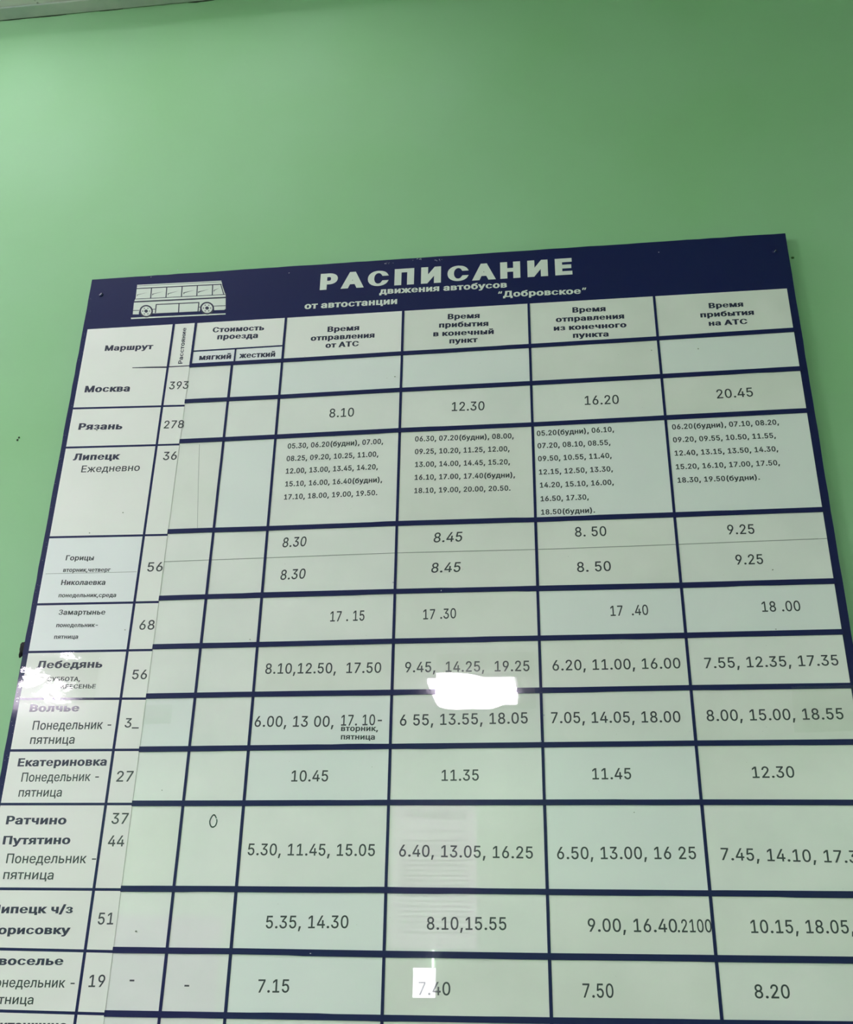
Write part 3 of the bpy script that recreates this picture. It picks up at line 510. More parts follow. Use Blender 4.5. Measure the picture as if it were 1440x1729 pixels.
BARS = [[(-0.35879,0.49263),(-0.1578,0.49181),(0.00064,0.49366),(0.20802,0.49294),(0.41025,0.49457),(0.62518,0.4968)],[(-0.35836,0.42245),(-0.28618,0.42239),(-0.20082,0.42165),(-0.1533,0.42227),(-0.00021,0.42382),(0.20882,0.42314),(0.41306,0.42391),(0.62296,0.42504)],[(-0.35769,0.34735),(-0.2844,0.34699),(-0.20078,0.34736),(0.0005,0.34895),(0.2089,0.34759),(0.41365,0.34928),(0.62529,0.35042)],[(-0.35862,0.18721),(-0.28702,0.18701),(-0.20138,0.18615),(-0.0007,0.18694),(0.20858,0.1846),(0.41256,0.18421),(0.62459,0.18513)],[(-0.36074,0.07653),(-0.28974,0.07733),(-0.20215,0.07743),(-0.00048,0.0771),(0.20906,0.07563),(0.41246,0.07374),(0.62504,0.07418)],[(-0.36137,0.00026),(-0.23277,0.00045),(-0.20235,0.00048),(0.00038,0.00154),(0.20943,9e-05),(0.41335,-0.00076),(0.62517,-0.00057)],[(-0.36145,-0.0742),(-0.22572,-0.07382),(-0.2038,-0.07392),(-0.00081,-0.07457),(0.20934,-0.07569),(0.41394,-0.07505),(0.62475,-0.07581)],[(-0.36193,-0.15107),(-0.21838,-0.15119),(-0.00028,-0.15056),(0.20959,-0.15075),(0.41378,-0.15078),(0.62375,-0.15166)],[(-0.36046,-0.22617),(-0.21123,-0.22652),(0.00024,-0.22635),(0.20928,-0.22704),(0.41256,-0.22726),(0.62202,-0.22909)],[(-0.36092,-0.33818),(-0.20068,-0.33771),(0.0,-0.33774),(0.21005,-0.33876),(0.41253,-0.33954),(0.62144,-0.33993)],[(-0.36076,-0.41391),(-0.19349,-0.41341),(-0.00036,-0.41465),(0.20947,-0.4151),(0.41298,-0.41464),(0.61964,-0.4142)],[(-0.36069,-0.48888),(-0.18635,-0.48864),(0.00079,-0.48796),(0.2103,-0.48743),(0.4124,-0.48595),(0.62137,-0.48427)]]
LEFT_LINES = [[(-0.55319,0.41977),(-0.35831,0.41417)],[(-0.55395,0.34538),(-0.35837,0.34137)],[(-0.55468,0.18461),(-0.35926,0.1816)],[(-0.55583,0.0725),(-0.36,0.07081)],[(-0.55373,-0.00337),(-0.36166,-0.00447)],[(-0.55452,-0.07503),(-0.36124,-0.0777)],[(-0.55523,-0.15074),(-0.36113,-0.15175)],[(-0.55828,-0.22621),(-0.36037,-0.22682)],[(-0.56843,-0.33888),(-0.36079,-0.33908)],[(-0.5737,-0.41415),(-0.36104,-0.41585)],[(-0.57416,-0.48823),(-0.3612,-0.48971)]]
HEAD_LINE = [(-0.46183,0.49473),(-0.3978,0.49154),(-0.36053,0.49156)]
HEAD_TOP = [(-0.55438,0.57895),(0.62348,0.57672)]
COST_LINE = [(-0.35394,0.52108),(-0.2026,0.52193)]
SPLIT_RIGHT = [(-0.36047,0.13649),(-0.24578,0.1375),(0.00097,0.13964),(0.22197,0.13597),(0.41413,0.13729),(0.62395,0.13985)]
SPLIT_LEFT = [(-0.55013,0.12263),(-0.40284,0.12123)]
BUS = {'body':[(-0.47781,0.66847),(-0.3241,0.66588),(-0.32232,0.66009),(-0.3134,0.63748),(-0.31018,0.60521),(-0.3126,0.60315),(-0.33024,0.60374),(-0.33156,0.60934),(-0.35528,0.61106),(-0.35664,0.6034),(-0.43518,0.60473),(-0.44118,0.60516),(-0.44187,0.61041),(-0.46662,0.61132),(-0.46603,0.60487),(-0.47705,0.60565),(-0.47852,0.63226),(-0.47646,0.63914)],'tyres':[[(-0.45335,0.61037),(-0.44101,0.60948),(-0.45512,0.62355)],[(-0.34355,0.60883),(-0.33097,0.60792),(-0.34498,0.62208)]],'lines':[[[(-0.47743,0.66577),(-0.32383,0.66321)],2.5],[[(-0.47715,0.66041),(-0.32329,0.65787)],6],[[(-0.47596,0.63769),(-0.31319,0.63537)],4],[[(-0.47771,0.63185),(-0.31256,0.62906)],9],[[(-0.4501,0.65924),(-0.44895,0.63797)],6],[[(-0.42219,0.65872),(-0.42098,0.63712)],6],[[(-0.39408,0.65817),(-0.39285,0.63643)],6],[[(-0.36639,0.65764),(-0.36501,0.63611)],6],[[(-0.33866,0.65729),(-0.33717,0.63612)],6],[[(-0.32378,0.65685),(-0.31664,0.63598)],5],[[(-0.32146,0.65738),(-0.31381,0.63716)],3],[[(-0.43604,0.60566),(-0.43684,0.62326),(-0.35971,0.62178),(-0.35916,0.60359)],6],[[(-0.39541,0.62179),(-0.39402,0.60403)],6],[[(-0.4774,0.61349),(-0.46611,0.61302)],4],[[(-0.44229,0.61356),(-0.43737,0.61355)],4],[[(-0.33185,0.61212),(-0.31128,0.61183)],4],[[(-0.35907,0.61203),(-0.35539,0.61211)],4]],'glints':[[(-0.47514,0.64697),(-0.45691,0.65037),(-0.47354,0.64632),(-0.47431,0.64321)],[(-0.44708,0.64664),(-0.42758,0.65029),(-0.44504,0.64595),(-0.44631,0.64305)],[(-0.41872,0.64539),(-0.39979,0.6496),(-0.41682,0.64454),(-0.41787,0.64093)],[(-0.39033,0.64537),(-0.37136,0.64886),(-0.38825,0.64415),(-0.38916,0.64054)],[(-0.3638,0.64512),(-0.34461,0.64894),(-0.36188,0.64393),(-0.3628,0.64154)],[(-0.33571,0.64616),(-0.3266,0.64968),(-0.33415,0.64534),(-0.33471,0.64223)]],'road':[(-0.47949,0.59856),(-0.30938,0.59572),(-0.30914,0.59331),(-0.47864,0.59574)]}
X = {'E0': -0.56445, 'E1': -0.55487, 'C1': -0.39912, 'C2': -0.36076, 'C3': -0.28745, 'C4': -0.20142, 'C5': 0.0, 'C6': 0.20943, 'C7': 0.413, 'E2': 0.6228, 'E3': 0.6354}
MISC = {'screws': [(-0.54224, 0.65214), (0.61315, 0.65163)], 'film_left': [(-0.56237, -0.00743), (-0.43975, -0.00458), (-0.43862, -0.08261), (-0.55893, -0.08427)], 'film_mid': [(0.0629, -0.02089), (0.20189, -0.02041), (0.20208, -0.10009), (0.06214, -0.10134)], 'film_c2': [(-0.36315, -0.08814), (-0.31964, -0.08707), (-0.3189, -0.11464), (-0.36207, -0.11579)], 'film_right': [(0.54544, -0.07604), (0.63009, -0.0759), (0.62448, -0.13724), (0.54123, -0.13859)], 'ring': [(-0.24194, -0.24989), (-0.23691, -0.2499), (-0.24204, -0.2417)], 'dashes': [(-0.32996, -0.45009), (-0.25567, -0.45519)], 'lump': [(-0.56706, 0.02244), (-0.57254, 0.01135), (-0.57284, 0.00298), (-0.57005, -0.00172), (-0.56395, 0.00093)], 'chips': [(-0.02729, 0.68374), (0.02005, 0.68687), (0.05599, 0.68268), (-0.2033, 0.6743), (0.4277, 0.66718), (-0.40698, 0.69683), (-0.45456, 0.68504)], 'flecks': [(0.05324, -0.06055), (0.21233, -0.11014), (0.20717, -0.14589), (0.0688, 0.07615), (-0.09525, -0.41508), (-0.00284, 0.09136)], 'spots': [(-0.2134, 0.00814), (-0.01063, 0.44907), (-0.3326, -0.39085), (-0.3201, -0.20816), (0.40143, 0.47294), (0.47382, 0.47108), (0.32586, -0.24018), (0.53584, 0.00567), (0.54189, 0.0939), (-0.50619, 0.37539), (-0.48946, 0.18956), (-0.43934, 0.22293), (-0.40786, 0.02802)], 'fold': [(-0.32719, 0.33991), (-0.32092, 0.26589), (-0.31401, 0.19187)]}
WALLMARKS = {'holes': [(-0.6501, 2.3774), (-0.6521, 2.3727)], 'spot': (0.6437, 2.6478)}

# ------------------------------------------------------------------ the room shell
x0, x1, y0, y1 = ROOM
structure(box('wall_front', x0 - 0.1, x1 + 0.1, 0.0, 0.15, 0.0, CEIL + 0.1, M['wall']))
structure(box('wall_back', x0 - 0.1, x1 + 0.1, y0 - 0.15, y0, 0.0, CEIL + 0.1, M['wall']))
structure(box('wall_left', x0 - 0.15, x0, y0, y1, 0.0, CEIL + 0.1, M['wall']))
structure(box('wall_right', x1, x1 + 0.15, y0, y1, 0.0, CEIL + 0.1, M['wall']))
structure(box('ceiling', x0, x1, y0, y1, CEIL, CEIL + 0.1, M['ceiling']))
fl = structure(box('floor', x0, x1, y0, y1, -0.1, 0.0, M['grout']))
tile_me = None
for i in range(12):
    for j in range(10):
        tx = x0 + 0.02 + i * 0.63; ty = y0 + 0.02 + j * 0.64
        if tile_me is None:
            o = box('tile', 0, 0.62, 0, 0.63, 0.0, 0.006, M['floor'], fl, bevel=0.002); tile_me = o.data
        else:
            o = bpy.data.objects.new('tile', tile_me); COL.objects.link(o); o.parent = fl
        o.location = (tx, ty, 0.0)
# flat cover strip along the front edge of the ceiling, with an open crack against the wall
tr = structure(box('trim_1', x0, x1, -0.029, -0.0012, CEIL - 0.005, CEIL, M['trim'], bevel=0.0008))
random.seed(5)
bm = bmesh.new(); x = x0
while x < x1:
    L = random.uniform(0.03, 0.12); h = random.choice([0, 0, 0.0008, 0.0014, 0.0022])
    if h:
        n = 6; top = []; bot = []
        for k in range(n + 1):
            t = k / n; w = h * math.sin(math.pi * t) * random.uniform(0.6, 1.2) + 0.0002
            bot.append((x + L * t, CEIL - 0.005 - w)); top.append((x + L * t, CEIL - 0.004))
        a = [bm.verts.new((p[0], -0.0004, p[1])) for p in bot]; b = [bm.verts.new((p[0], -0.0004, p[1])) for p in top]
        for k in range(n): bm.faces.new((a[k], a[k + 1], b[k + 1], b[k]))
    x += L
bm_obj('crack', bm, M['crack'], tr)

# ------------------------------------------------------------------ ceiling lamps, with the added fill panels
def lamp(x, y, strength, label):
    r = empty('ceiling_lamp', (x, y, CEIL)); thing(r, label, 'lamp', 'square ceiling light panels')
    bm = bmesh.new()
    for a in ((-0.3, -0.28, -0.3, 0.3), (0.28, 0.3, -0.3, 0.3), (-0.28, 0.28, -0.3, -0.28), (-0.28, 0.28, 0.28, 0.3)):
        add_box(bm, a[0], a[1], a[2], a[3], -0.018, 0.0)
    bm_obj('frame', bm, M['lamp'], r)
    e = emit_mat('lamp_diffuser', (1.0, 0.87, 1.03), strength)
    box('diffuser', -0.279, 0.279, -0.279, 0.279, -0.056, -0.006, e, r, bevel=0.006)
for i, (lx, ly, st) in enumerate(LAMPS):
    lamp(lx, ly, st, ['dim square light panel on the ceiling above the left edge of the timetable board', 'dimmest square light panel on the ceiling above the middle of the timetable board', 'bright square light panel in the front left corner of the ceiling', 'bright square light panel at the left side of the hall, second from the front', 'square white light panel mirrored in the middle of the board', 'square light panel at the far left end of the rear row', 'square light panel at the far right end of the rear row'][i])

# ------------------------------------------------------------------ things on the opposite wall, seen mirrored in the gloss
yw = y0
def notice(name, xa, xb, za, zb, mat, label):
    r = empty(name, ((xa + xb) / 2, yw, za)); thing(r, label, 'notice')
    w = (xb - xa) / 2; h = zb - za
    box('sheet', -w, w, 0.0, 0.003, 0, h, mat, r)
    return r, w, h
NX = (-1.0, -0.38, 1.80, 2.80)
nt_, w_, h_ = notice('wall_notice', NX[0], NX[1], NX[2], NX[3], M['paper'], 'white printed notice headed in capitals on the wall opposite the board')
# heading and text lines of the notice (it faces the board, so it reads from there)
def notice_text(s, xc, z, width, h):
    V = []; F = []; x = 0
    for ch in s:
        adv, vs, fs = glyph(ch, 24, 18); b = len(V)
        V += [(vx + x, vy) for vx, vy in vs]; F += [[i + b for i in f] for f in fs]; x += adv + 40
    xs = [v[0] for v in V]; a, c = min(xs), max(xs); k = width / (c - a)
    me = mesh_of('lettering', [(xc + width / 2 - (vx - a) * k, 0.0036, z + vy * h / CAP) for vx, vy in V], F)
    return link('lettering', me, M['ink'], nt_)
notice_text('ВНИМАНИЕ', 0.0, h_ - 0.11, w_ * 1.45, 0.07)
random.seed(3)
bm = bmesh.new(); z = h_ - 0.20
add_box(bm, -w_ * 0.98, w_ * 0.98, 0.003, 0.0036, z, z + 0.004); z -= 0.07
while z > 0.08:
    x = -w_ * 0.8
    while x < w_ * 0.78:
        L = random.uniform(0.03, 0.1); add_box(bm, x, min(x + L, w_ * 0.8), 0.003, 0.0036, z, z + 0.012); x += L + 0.014
    z -= 0.035
o = bm_obj('small_print', bm, M['ink'], nt_); o['kind'] = 'stuff'
notice('wall_panel', -3.3, -2.25, 0.9, 2.0, M['greypaper'], 'plain lilac grey panel on the wall opposite the board')
r = empty('lit_sign', (-0.75, yw, 1.48)); thing(r, 'small bright backlit sign on the wall opposite the board', 'sign')
box('housing', -0.085, 0.085, 0.0, 0.03, 0.0, 0.2, M['lamp'], r, bevel=0.004)
box('screen', -0.078, 0.078, 0.03, 0.032, 0.006, 0.194, emit_mat('sign_glow', (0.95, 0.95, 1.0), 15.0), r)
box('light_strip', 0.052, 0.062, 0.0, 0.02, 0.2, 0.31, emit_mat('strip_glow', (0.95, 0.95, 1.0), 14.0), r)

# ------------------------------------------------------------------ the schedule board
board = empty('schedule_board', BOARD_AT)
thing(board, 'large navy and white bus timetable board screwed to the green wall', 'sign')
VT = 0.6869; VB = -0.640      # top and bottom of the board
rng = random.Random(11)
def rough_edge(a, b, n, amp):
    out = []
    for i in range(n):
        t = i / n; out.append((a[0] + (b[0] - a[0]) * t + rng.uniform(-amp, amp) * (i > 0), a[1] + (b[1] - a[1]) * t + rng.uniform(-amp, amp) * (i > 0)))
    return out
TL, TR, BR, BL = (X['E0'], VT), (X['E3'] - 0.0008, VT + 0.0012), (X['E3'], VB), (X['E0'], VB)
outline = rough_edge(TL, TR, 60, 0.0004) + rough_edge(TR, BR, 50, 0.0004) + rough_edge(BR, BL, 10, 0.0003) + rough_edge(BL, TL, 60, 0.0005)
slab('backing_panel', outline, -0.0095, 0.0, M['navy'], board)
# spacer blocks between the panel and the wall
for u, v in ((X['E0'] + 0.03, VT - 0.03), (X['E3'] - 0.03, VT - 0.03), (X['E0'] + 0.03, VB + 0.03), (X['E3'] - 0.03, VB + 0.03)):
    slab('spacer', [(u - 0.012, v - 0.012), (u + 0.012, v - 0.012), (u + 0.012, v + 0.012), (u - 0.012, v + 0.012)], -0.0136, -0.0095, M['lamp'], board)

CARDS = {}
LW = 0.0040           # navy line between columns
BWD = 0.0077          # height of the thick row strips
def edge_v(i, u):     # centre of right-hand strip i (0 = under the header)
    return smooth_line(BARS[i], u)
def quad_card(name, key, ua, ub, fa, fb, tone, d1=0.0010, d0=0.0):
    n = 5; pts = []
    for k in range(n + 1): u = ua + (ub - ua) * k / n; pts.append((u, fa(u)))
    for k in range(n, -1, -1): u = ua + (ub - ua) * k / n; pts.append((u, fb(u)))
    o = slab(name, pts, d0, d1, M[tone], board)
    CARDS[key] = (o, d1); return o

htop = lambda u: lerp_poly(HEAD_TOP, u)
cxs = ['C2', 'C3', 'C4', 'C5', 'C6', 'C7', 'E2']
g = LW / 2
# header plates
hb = lambda u: edge_v(0, u)
mid = lambda u: lerp_poly(COST_LINE, u)
head_bottom_left = lambda u: lerp_poly(HEAD_LINE, u)
SUBX = -0.28407
quad_card('header_plate', 'h2', X['C2'] + g + 0.001, X['C4'] - g, htop, lambda u: mid(u) + 0.0013, 'sheet0', 0.0008)
quad_card('header_plate', 'h3', X['C2'] + g + 0.001, SUBX - 0.0013, lambda u: mid(u) - 0.0013, hb, 'sheet1', 0.0008)
quad_card('header_plate', 'h4', SUBX + 0.0013, X['C4'] - g, lambda u: mid(u) - 0.0013, hb, 'sheet1', 0.0008)
for k in range(2, 6):
    quad_card('header_plate', 'h%d' % (k + 3), X[cxs[k]] + g, X[cxs[k + 1]] - (g if k < 5 else 0), htop, hb, 'sheet0' if k < 3 else 'card1', 0.0008)
# left pair of columns: the route names sit on sheets that lie a little proud
def left_v(i, u): return lerp_poly(LEFT_LINES[i], u)
hsp = 0.0016
quad_card('route_header', 'h0', X['E1'], X['C1'] - g, htop, lambda u: lerp_poly(HEAD_LINE, u) + (hsp if u > -0.44 else 0), 'sheet0', 0.0012)
quad_card('distance_header', 'h1', X['C1'] + g, X['C2'] - 0.0005, htop, lambda u: lerp_poly(HEAD_LINE, u) + hsp * 0.6, 'sheet0', 0.0012)
lh = 0.0018
nrow = 12
for r_ in range(nrow):
    top = (lambda u: lerp_poly(HEAD_LINE, u) - (hsp * 0.5 if u > -0.44 else 0)) if r_ == 0 else (lambda u, i=r_ - 1: left_v(i, u) - lh)
    bot = (lambda u, i=r_: left_v(i, u) + lh) if r_ < 11 else (lambda u: VB + 0.035)
    tone = {3: 'sheet1', 4: 'sheet1'}.get(r_, 'sheet0')
    quad_card('route_card', 'r%d_0' % r_, X['E1'], X['C1'] - g, top, bot, tone, 0.0012)
    quad_card('distance_card', 'r%d_1' % r_, X['C1'] + g, X['C2'], top, bot, 'sheet0', 0.0016)
# printed thin lines of the left pair
for i in range(11):
    a, b = LEFT_LINES[i][0], LEFT_LINES[i][-1]
    slab('thin_line', [(X['E1'], left_v(i, X['E1']) + lh), (X['C2'], left_v(i, X['C2']) + lh), (X['C2'], left_v(i, X['C2']) - lh), (X['E1'], left_v(i, X['E1']) - lh)], 0.0, 0.0013, M['navy_bar'], board)
bm = bmesh.new()
hp = HEAD_LINE
add_slab(bm, [(hp[0][0], hp[0][1] + 0.0003), (hp[1][0], hp[1][1] + 0.0015), (X['C2'], hp[2][1] + 0.0014), (X['C2'], hp[2][1] - 0.0014), (hp[1][0], hp[1][1] - 0.0015), (hp[0][0], hp[0][1] - 0.0011)], 0.0, 0.0014)
bm_obj('thin_line', bm, M['ink_navy'], board)
# time cards
for r_ in range(nrow):
    for k in range(6):
        ua = X[cxs[k]] + (0 if k == 0 else g); ub = X[cxs[k + 1]] - (g if k < 5 else -0.0002)
        jit = rng.uniform(-0.0004, 0.0004); ua += jit * (k > 0)
        top = lambda u, i=r_: edge_v(i, u)
        bot = (lambda u, i=r_ + 1: edge_v(i, u)) if r_ < 11 else (lambda u: VB + 0.035)
        tone = 'card%d' % rng.choice([0, 0, 1, 2])
        if r_ == 3:
            sp = lambda u: smooth_line(SPLIT_RIGHT, u)
            quad_card('time_card', 'r3a_%d' % (k + 2), ua, ub, top, lambda u: sp(u) + 0.0003, tone)
            quad_card('time_card', 'r3b_%d' % (k + 2), ua, ub, lambda u: sp(u) - 0.0003, bot, tone, 0.0008)
        else:
            quad_card('time_card', 'r%d_%d' % (r_, k + 2), ua, ub, top, bot, tone)
# hair-thin seams between the two strips of the fourth row
bm = bmesh.new(); stroke(bm, [(u, smooth_line(SPLIT_RIGHT, u)) for u in np.linspace(X['C2'], X['E2'] - 0.012, 14)], 0.0009, 0.0002, 0.00115); bm_obj('card_seam', bm, M['hair'], board)
bm = bmesh.new(); stroke(bm, SPLIT_LEFT, 0.0007, 0.0002, 0.00128); bm_obj('card_seam', bm, M['hair'], board)
# row strips with slightly hand-cut edges
for i, poly in enumerate(BARS):
    ua, ub = X['C2'] - 0.0005, X['E2'] + 0.002
    n = 46; top = []; bot = []
    w = BWD / 2 * (1.0 if i else 0.95)
    w1 = w2 = w
    for k in range(n + 1):
        u = ua + (ub - ua) * k / n; c = edge_v(i, u)
        if rng.random() < 0.15: w1 = w + rng.uniform(-0.0004, 0.0004)
        if rng.random() < 0.15: w2 = w + rng.uniform(-0.0004, 0.0004)
        top.append((u, c + w1)); bot.append((u, c - w2))
    slab('row_strip', top + bot[::-1], 0.0, 0.0022, M['navy_bar'], board)
# column lines
def column_line(u, va, vb, w=LW, d=0.0016):
    n = 24; A = []; B = []
    for k in range(n + 1):
        v = va + (vb - va) * k / n; j = rng.uniform(-0.00012, 0.00012)
        A.append((u - w / 2 + j, v)); B.append((u + w / 2 + j, v))
    return slab('column_line', A + B[::-1], 0.0, d, M['navy_bar'], board)
for k in ('C4', 'C5', 'C6', 'C7'): column_line(X[k], htop(X[k]), VB + 0.035)
column_line(X['C1'], htop(X['C1']), VB + 0.035, d=0.00175)
column_line(X['C3'], hb(X['C3']), VB + 0.035)
column_line(X['C2'] + 0.001, htop(X['C2']), hb(X['C2']))
column_line(SUBX, mid(SUBX), hb(SUBX), 0.0026)
slab('column_line', [(X['C2'], mid(X['C2']) + 0.0013), (X['C4'], mid(X['C4']) + 0.0013), (X['C4'], mid(X['C4']) - 0.0013), (X['C2'], mid(X['C2']) - 0.0013)], 0.0, 0.0011, M['navy_bar'], board)
# paper edge showing inside the tall third row
bm = bmesh.new(); stroke(bm, MISC['fold'], 0.0006, 0.0002, 0.00112); bm_obj('card_seam', bm, M['hair'], board)

# all lettering
def zoff(par):
    return 0.0003 if par == 'H' else CARDS[par][1] + 0.00015
for par, s, p0, p1, h, style, track, shear in TEXTS:
    me, mat = text_mesh(s, p0, p1, h, style if style != 'wide90' else 'wide90', track, shear, zoff(par))
    link('lettering', me, mat, board if par == 'H' else CARDS[par][0])

# ------------------------------------------------------------------ bus pictogram printed in the heading
pic = slab('bus_pictogram', BUS['body'], 0.0, 0.0004, M['white_ink'], board)
slab('road_line', BUS['road'], 0.0, 0.0004, M['white_ink'], pic)
bm = bmesh.new()
for pts, w in BUS['lines']: stroke(bm, pts, w * 0.00032, 0.0004, 0.0005)
for pts in BUS['glints']: add_slab(bm, pts, 0.0004, 0.0005)
bm_obj('drawn_outline', bm, M['ink_navy'], pic)
def disc(bm, c, a, b, r0, r1, d0, d1, n=40):
    """flat ring with semi-axes a, b (vectors) scaled r0..r1"""
    f = lambda t, r: (c[0] + r * (a.x * math.cos(t) + b.x * math.sin(t)), c[1] + r * (a.y * math.cos(t) + b.y * math.sin(t)))
    if r0 <= 0:
        add_slab(bm, [f(2 * math.pi * k / n, r1) for k in range(n)], d0, d1); return
    for k in range(n):
        t0, t1 = 2 * math.pi * k / n, 2 * math.pi * (k + 1) / n
        add_slab(bm, [f(t0, r1), f(t1, r1), f(t1, r0), f(t0, r0)], d0, d1)
for c, ex, ey in BUS['tyres']:
    a = Vector((ex[0] - c[0], ex[1] - c[1])); b = Vector((ey[0] - c[0], ey[1] - c[1]))
    bm = bmesh.new(); disc(bm, c, a, b, 0, 1.0, 0.0004, 0.00055); tyre = bm_obj('tyre', bm, M['ink_navy'], pic)
    bm = bmesh.new(); disc(bm, c, a, b, 0, 0.77, 0.00055, 0.0007); bm_obj('wheel', bm, M['white_ink'], pic)
    bm = bmesh.new(); disc(bm, c, a, b, 0, 0.26, 0.0007, 0.0008, 20)
    for k in range(6):
        t = k * math.pi / 3; cc = (c[0] + 0.52 * (a.x * math.cos(t) + b.x * math.sin(t)), c[1] + 0.52 * (a.y * math.cos(t) + b.y * math.sin(t)))
        disc(bm, cc, a, b, 0, 0.085, 0.0007, 0.0008, 10)
    bm_obj('wheel_hub', bm, M['ink_navy'], pic)

# ------------------------------------------------------------------ fixings, film, marks
for u, v in MISC['screws']:
    bm = bmesh.new()
    prof = [(0.0042, 0.0), (0.0040, 0.0009), (0.0028, 0.0017), (0.0012, 0.0021)]
    ring = [[bm.verts.new(bp3(u + r * math.cos(t * math.pi / 8), v + r * math.sin(t * math.pi / 8), d)) for t in range(16)] for r, d in prof]
    for a, b in zip(ring, ring[1:]):
        for k in range(16): bm.faces.new((a[k], a[(k + 1) % 16], b[(k + 1) % 16], b[k]))
    bm.faces.new(ring[-1])
    sc = bm_obj('screw', bm, M['navy'], board, smooth=True)
    bm = bmesh.new(); stroke(bm, [(u - 0.0015, v - 0.0018), (u + 0.0015, v + 0.0018)], 0.0009, 0.0015, 0.0023); bm_obj('screw_slot', bm, M['steel'], sc)

def film_sheet(quad, d, seed, mat='film', wave=0.00003, bulge=0.0, tilt=0.0):
    """thin clear film with gentle waves, slightly ragged outline"""
    rr = random.Random(seed); n = 14; bm = bmesh.new(); G = []
    ph = [rr.uniform(0, 6.28) for _ in range(4)]
    for i in range(n + 1):
        row = []
        for j in range(n + 1):
            s, t = i / n, j / n
            u = (quad[0][0] * (1 - s) + quad[1][0] * s) * (1 - t) + (quad[3][0] * (1 - s) + quad[2][0] * s) * t
            v = (quad[0][1] * (1 - s) + quad[1][1] * s) * (1 - t) + (quad[3][1] * (1 - s) + quad[2][1] * s) * t
            e = (i in (0, n)) or (j in (0, n))
            if e: u += rr.uniform(-0.0006, 0.0006); v += rr.uniform(-0.0006, 0.0006)
            w = wave * (math.sin(5 * s + 3 * t * 2 + ph[0]) + math.sin(9 * t - 4 * s + ph[1]) + 0.6 * math.sin(13 * s + ph[2]))
            w += bulge * math.sin(math.pi * s) + tilt * t
            row.append(bm.verts.new(bp3(u, v, d + w)))
        G.append(row)
    for i in range(n):
        for j in range(n): bm.faces.new((G[i][j], G[i][j + 1], G[i + 1][j + 1], G[i + 1][j]))
    me = bpy.data.meshes.new('clear_film'); bm.normal_update()
    if sum(f.normal.y for f in bm.faces) > 0: bmesh.ops.reverse_faces(bm, faces=bm.faces[:])
    for f in bm.faces: f.smooth = True
    bm.to_mesh(me); bm.free()
    return link('clear_film', me, M[mat], board)
film_sheet(MISC['film_left'], 0.0031, 1, 'film_crinkled', 0.00016)
film_sheet(MISC['film_mid'], 0.0034, 2)
film_sheet(MISC['film_c2'], 0.0020, 3, 'film', 0.00002, 0.0006, -0.0002)  # film added here, bulged and tilted to catch a lamp as a bright streak
film_sheet(MISC['film_right'], 0.0034, 4)

# pen ring drawn in one empty cell, the two printed dashes
c, ex, ey = MISC['ring']; a = Vector((ex[0] - c[0], ex[1] - c[1])); b = Vector((ey[0] - c[0], ey[1] - c[1]))
bm = bmesh.new(); n = 26
pts = [(c[0] + a.x * math.cos(t) * (1 - 0.35 * max(0, math.sin(t))) + b.x * math.sin(t), c[1] + a.y * math.cos(t) + b.y * math.sin(t)) for t in [2 * math.pi * k / n + 0.5 for k in range(n)]]
stroke(bm, pts, 0.0017, 0.0010, 0.0011); bm_obj('pen_ring', bm, M['pen'], CARDS['r8_3'][0])
for (u, v), k in zip(MISC['dashes'], (2, 3)):
    slab('dash', [(u - 0.0032, v - 0.001), (u + 0.0032, v - 0.001), (u + 0.0032, v + 0.001), (u - 0.0032, v + 0.001)], 0.001, 0.00115, M['ink'], CARDS['r10_%d' % k][0])

def fleck(bm, u, v, r, ax, d0, d1, rr):
    n = 9; add_slab(bm, [(u + ax * r * math.cos(2 * math.pi * k / n) * rr.uniform(0.5, 1.2), v + r * math.sin(2 * math.pi * k / n) * rr.uniform(0.5, 1.2)) for k in range(n)], d0, d1)
rr = random.Random(8)
bm = bmesh.new()
for i, (u, v) in enumerate(MISC['chips']):
    if i < 3:
        for k in range(8): fleck(bm, u + rr.uniform(-0.009, 0.009), v - 0.003 + rr.uniform(-0.002, 0.002), rr.uniform(0.0002, 0.0007), 1.8, 0.0, 0.0001, rr)
    else: fleck(bm, u, v - 0.001, 0.0008, 1.2, 0.0, 0.0001, rr)
for k in range(70):
    v = rr.uniform(VB, VT); fleck(bm, X['E0'] + rr.uniform(0.001, 0.008), v, rr.uniform(0.0002, 0.00045), 1, 0.0, 0.0001, rr)
for u, v in MISC['flecks']: fleck(bm, u, v, 0.0009, 1.3, 0.0, 0.0023, rr)
o = bm_obj('chipped_flecks', bm, M['chip'], board); o['kind'] = 'stuff'
bm = bmesh.new()
for u, v in MISC['spots']: fleck(bm, u, v, rr.uniform(0.0006, 0.0012), 1.3, 0.0, 0.0018, rr)
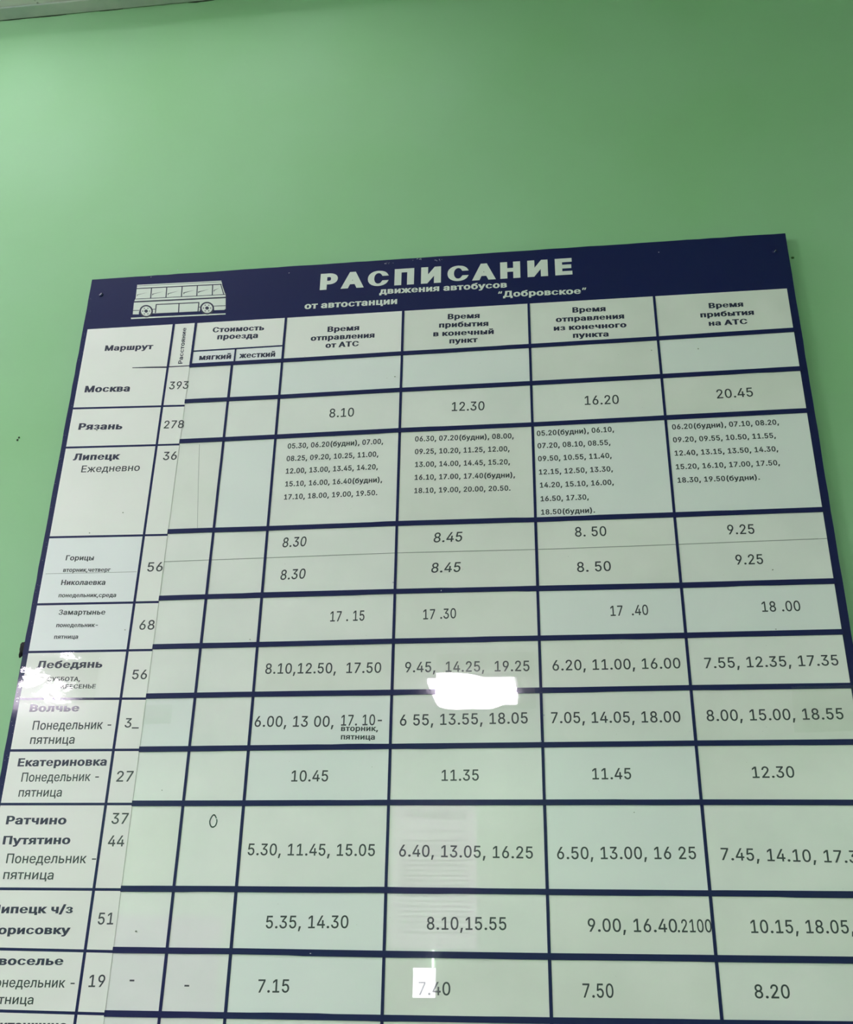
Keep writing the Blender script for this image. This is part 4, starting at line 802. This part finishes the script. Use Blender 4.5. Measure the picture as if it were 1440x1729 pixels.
for k in range(60): fleck(bm, rr.uniform(X['C3'], X['E2']), rr.uniform(-0.5, 0.5), rr.uniform(0.0002, 0.0004), 1.2, 0.0, 0.0011, rr)
o = bm_obj('grey_specks', bm, M['stain'], board); o['kind'] = 'stuff'

# black foam scrap wedged behind the left edge
pts = MISC['lump']
cu = sum(p[0] for p in pts) / 5 + 0.004; cv = sum(p[1] for p in pts) / 5
fo = bpy.data.objects.new('foam_scrap', None); fo = empty('foam_scrap', (cu, 0.0, V0 + cv))
bm = bmesh.new(); rr = random.Random(4)
bmesh.ops.create_icosphere(bm, subdivisions=3, radius=1.0)
for v in bm.verts:
    c_ = v.co.copy(); k = 1 + 0.22 * math.sin(7 * c_.x + 3 * c_.z) + 0.16 * math.sin(11 * c_.z + 5 * c_.y) + rr.uniform(-0.05, 0.05)
    lean = 0.004 * c_.z
    v.co = Vector((c_.x * 0.0085 * k + lean, -0.006 + max(min(c_.y * 0.006, 0.006), -0.0055), c_.z * 0.013 * k))
me = bpy.data.meshes.new('foam'); bm.to_mesh(me); bm.free(); link('foam', me, M['rubber'], fo)
thing(fo, 'small torn scrap of black foam poking out behind the left edge of the board', 'foam')
# two little nail holes left of the board and a scuff right of its top corner
for (x, z), lb in zip(WALLMARKS['holes'], ('upper of two tiny dark nail heads left of the board', 'lower of two tiny dark nail heads left of the board')):
    bm = bmesh.new(); bmesh.ops.create_uvsphere(bm, u_segments=12, v_segments=8, radius=0.0016)
    for v in bm.verts: v.co.y *= 0.5; v.co.z *= 1.1
    o = bm_obj('nail_head', bm, M['crack'], None, smooth=True); o.location = (x, -0.0006, z); thing(o, lb, 'nail', 'nail heads in the green wall')
x, z = WALLMARKS['spot']
bm = bmesh.new(); bmesh.ops.create_uvsphere(bm, u_segments=10, v_segments=6, radius=0.0022)
for v in bm.verts: v.co.y *= 0.35; v.co.x *= 1.2
m = new_mat('green_speck', (0.03, 0.12, 0.02), 0.7)
o = bm_obj('paint_blob', bm, m, None, smooth=True); o.location = (x, -0.0006, z)
thing(o, 'tiny dark green paint blob on the wall beside the board\'s top right corner', 'paint')
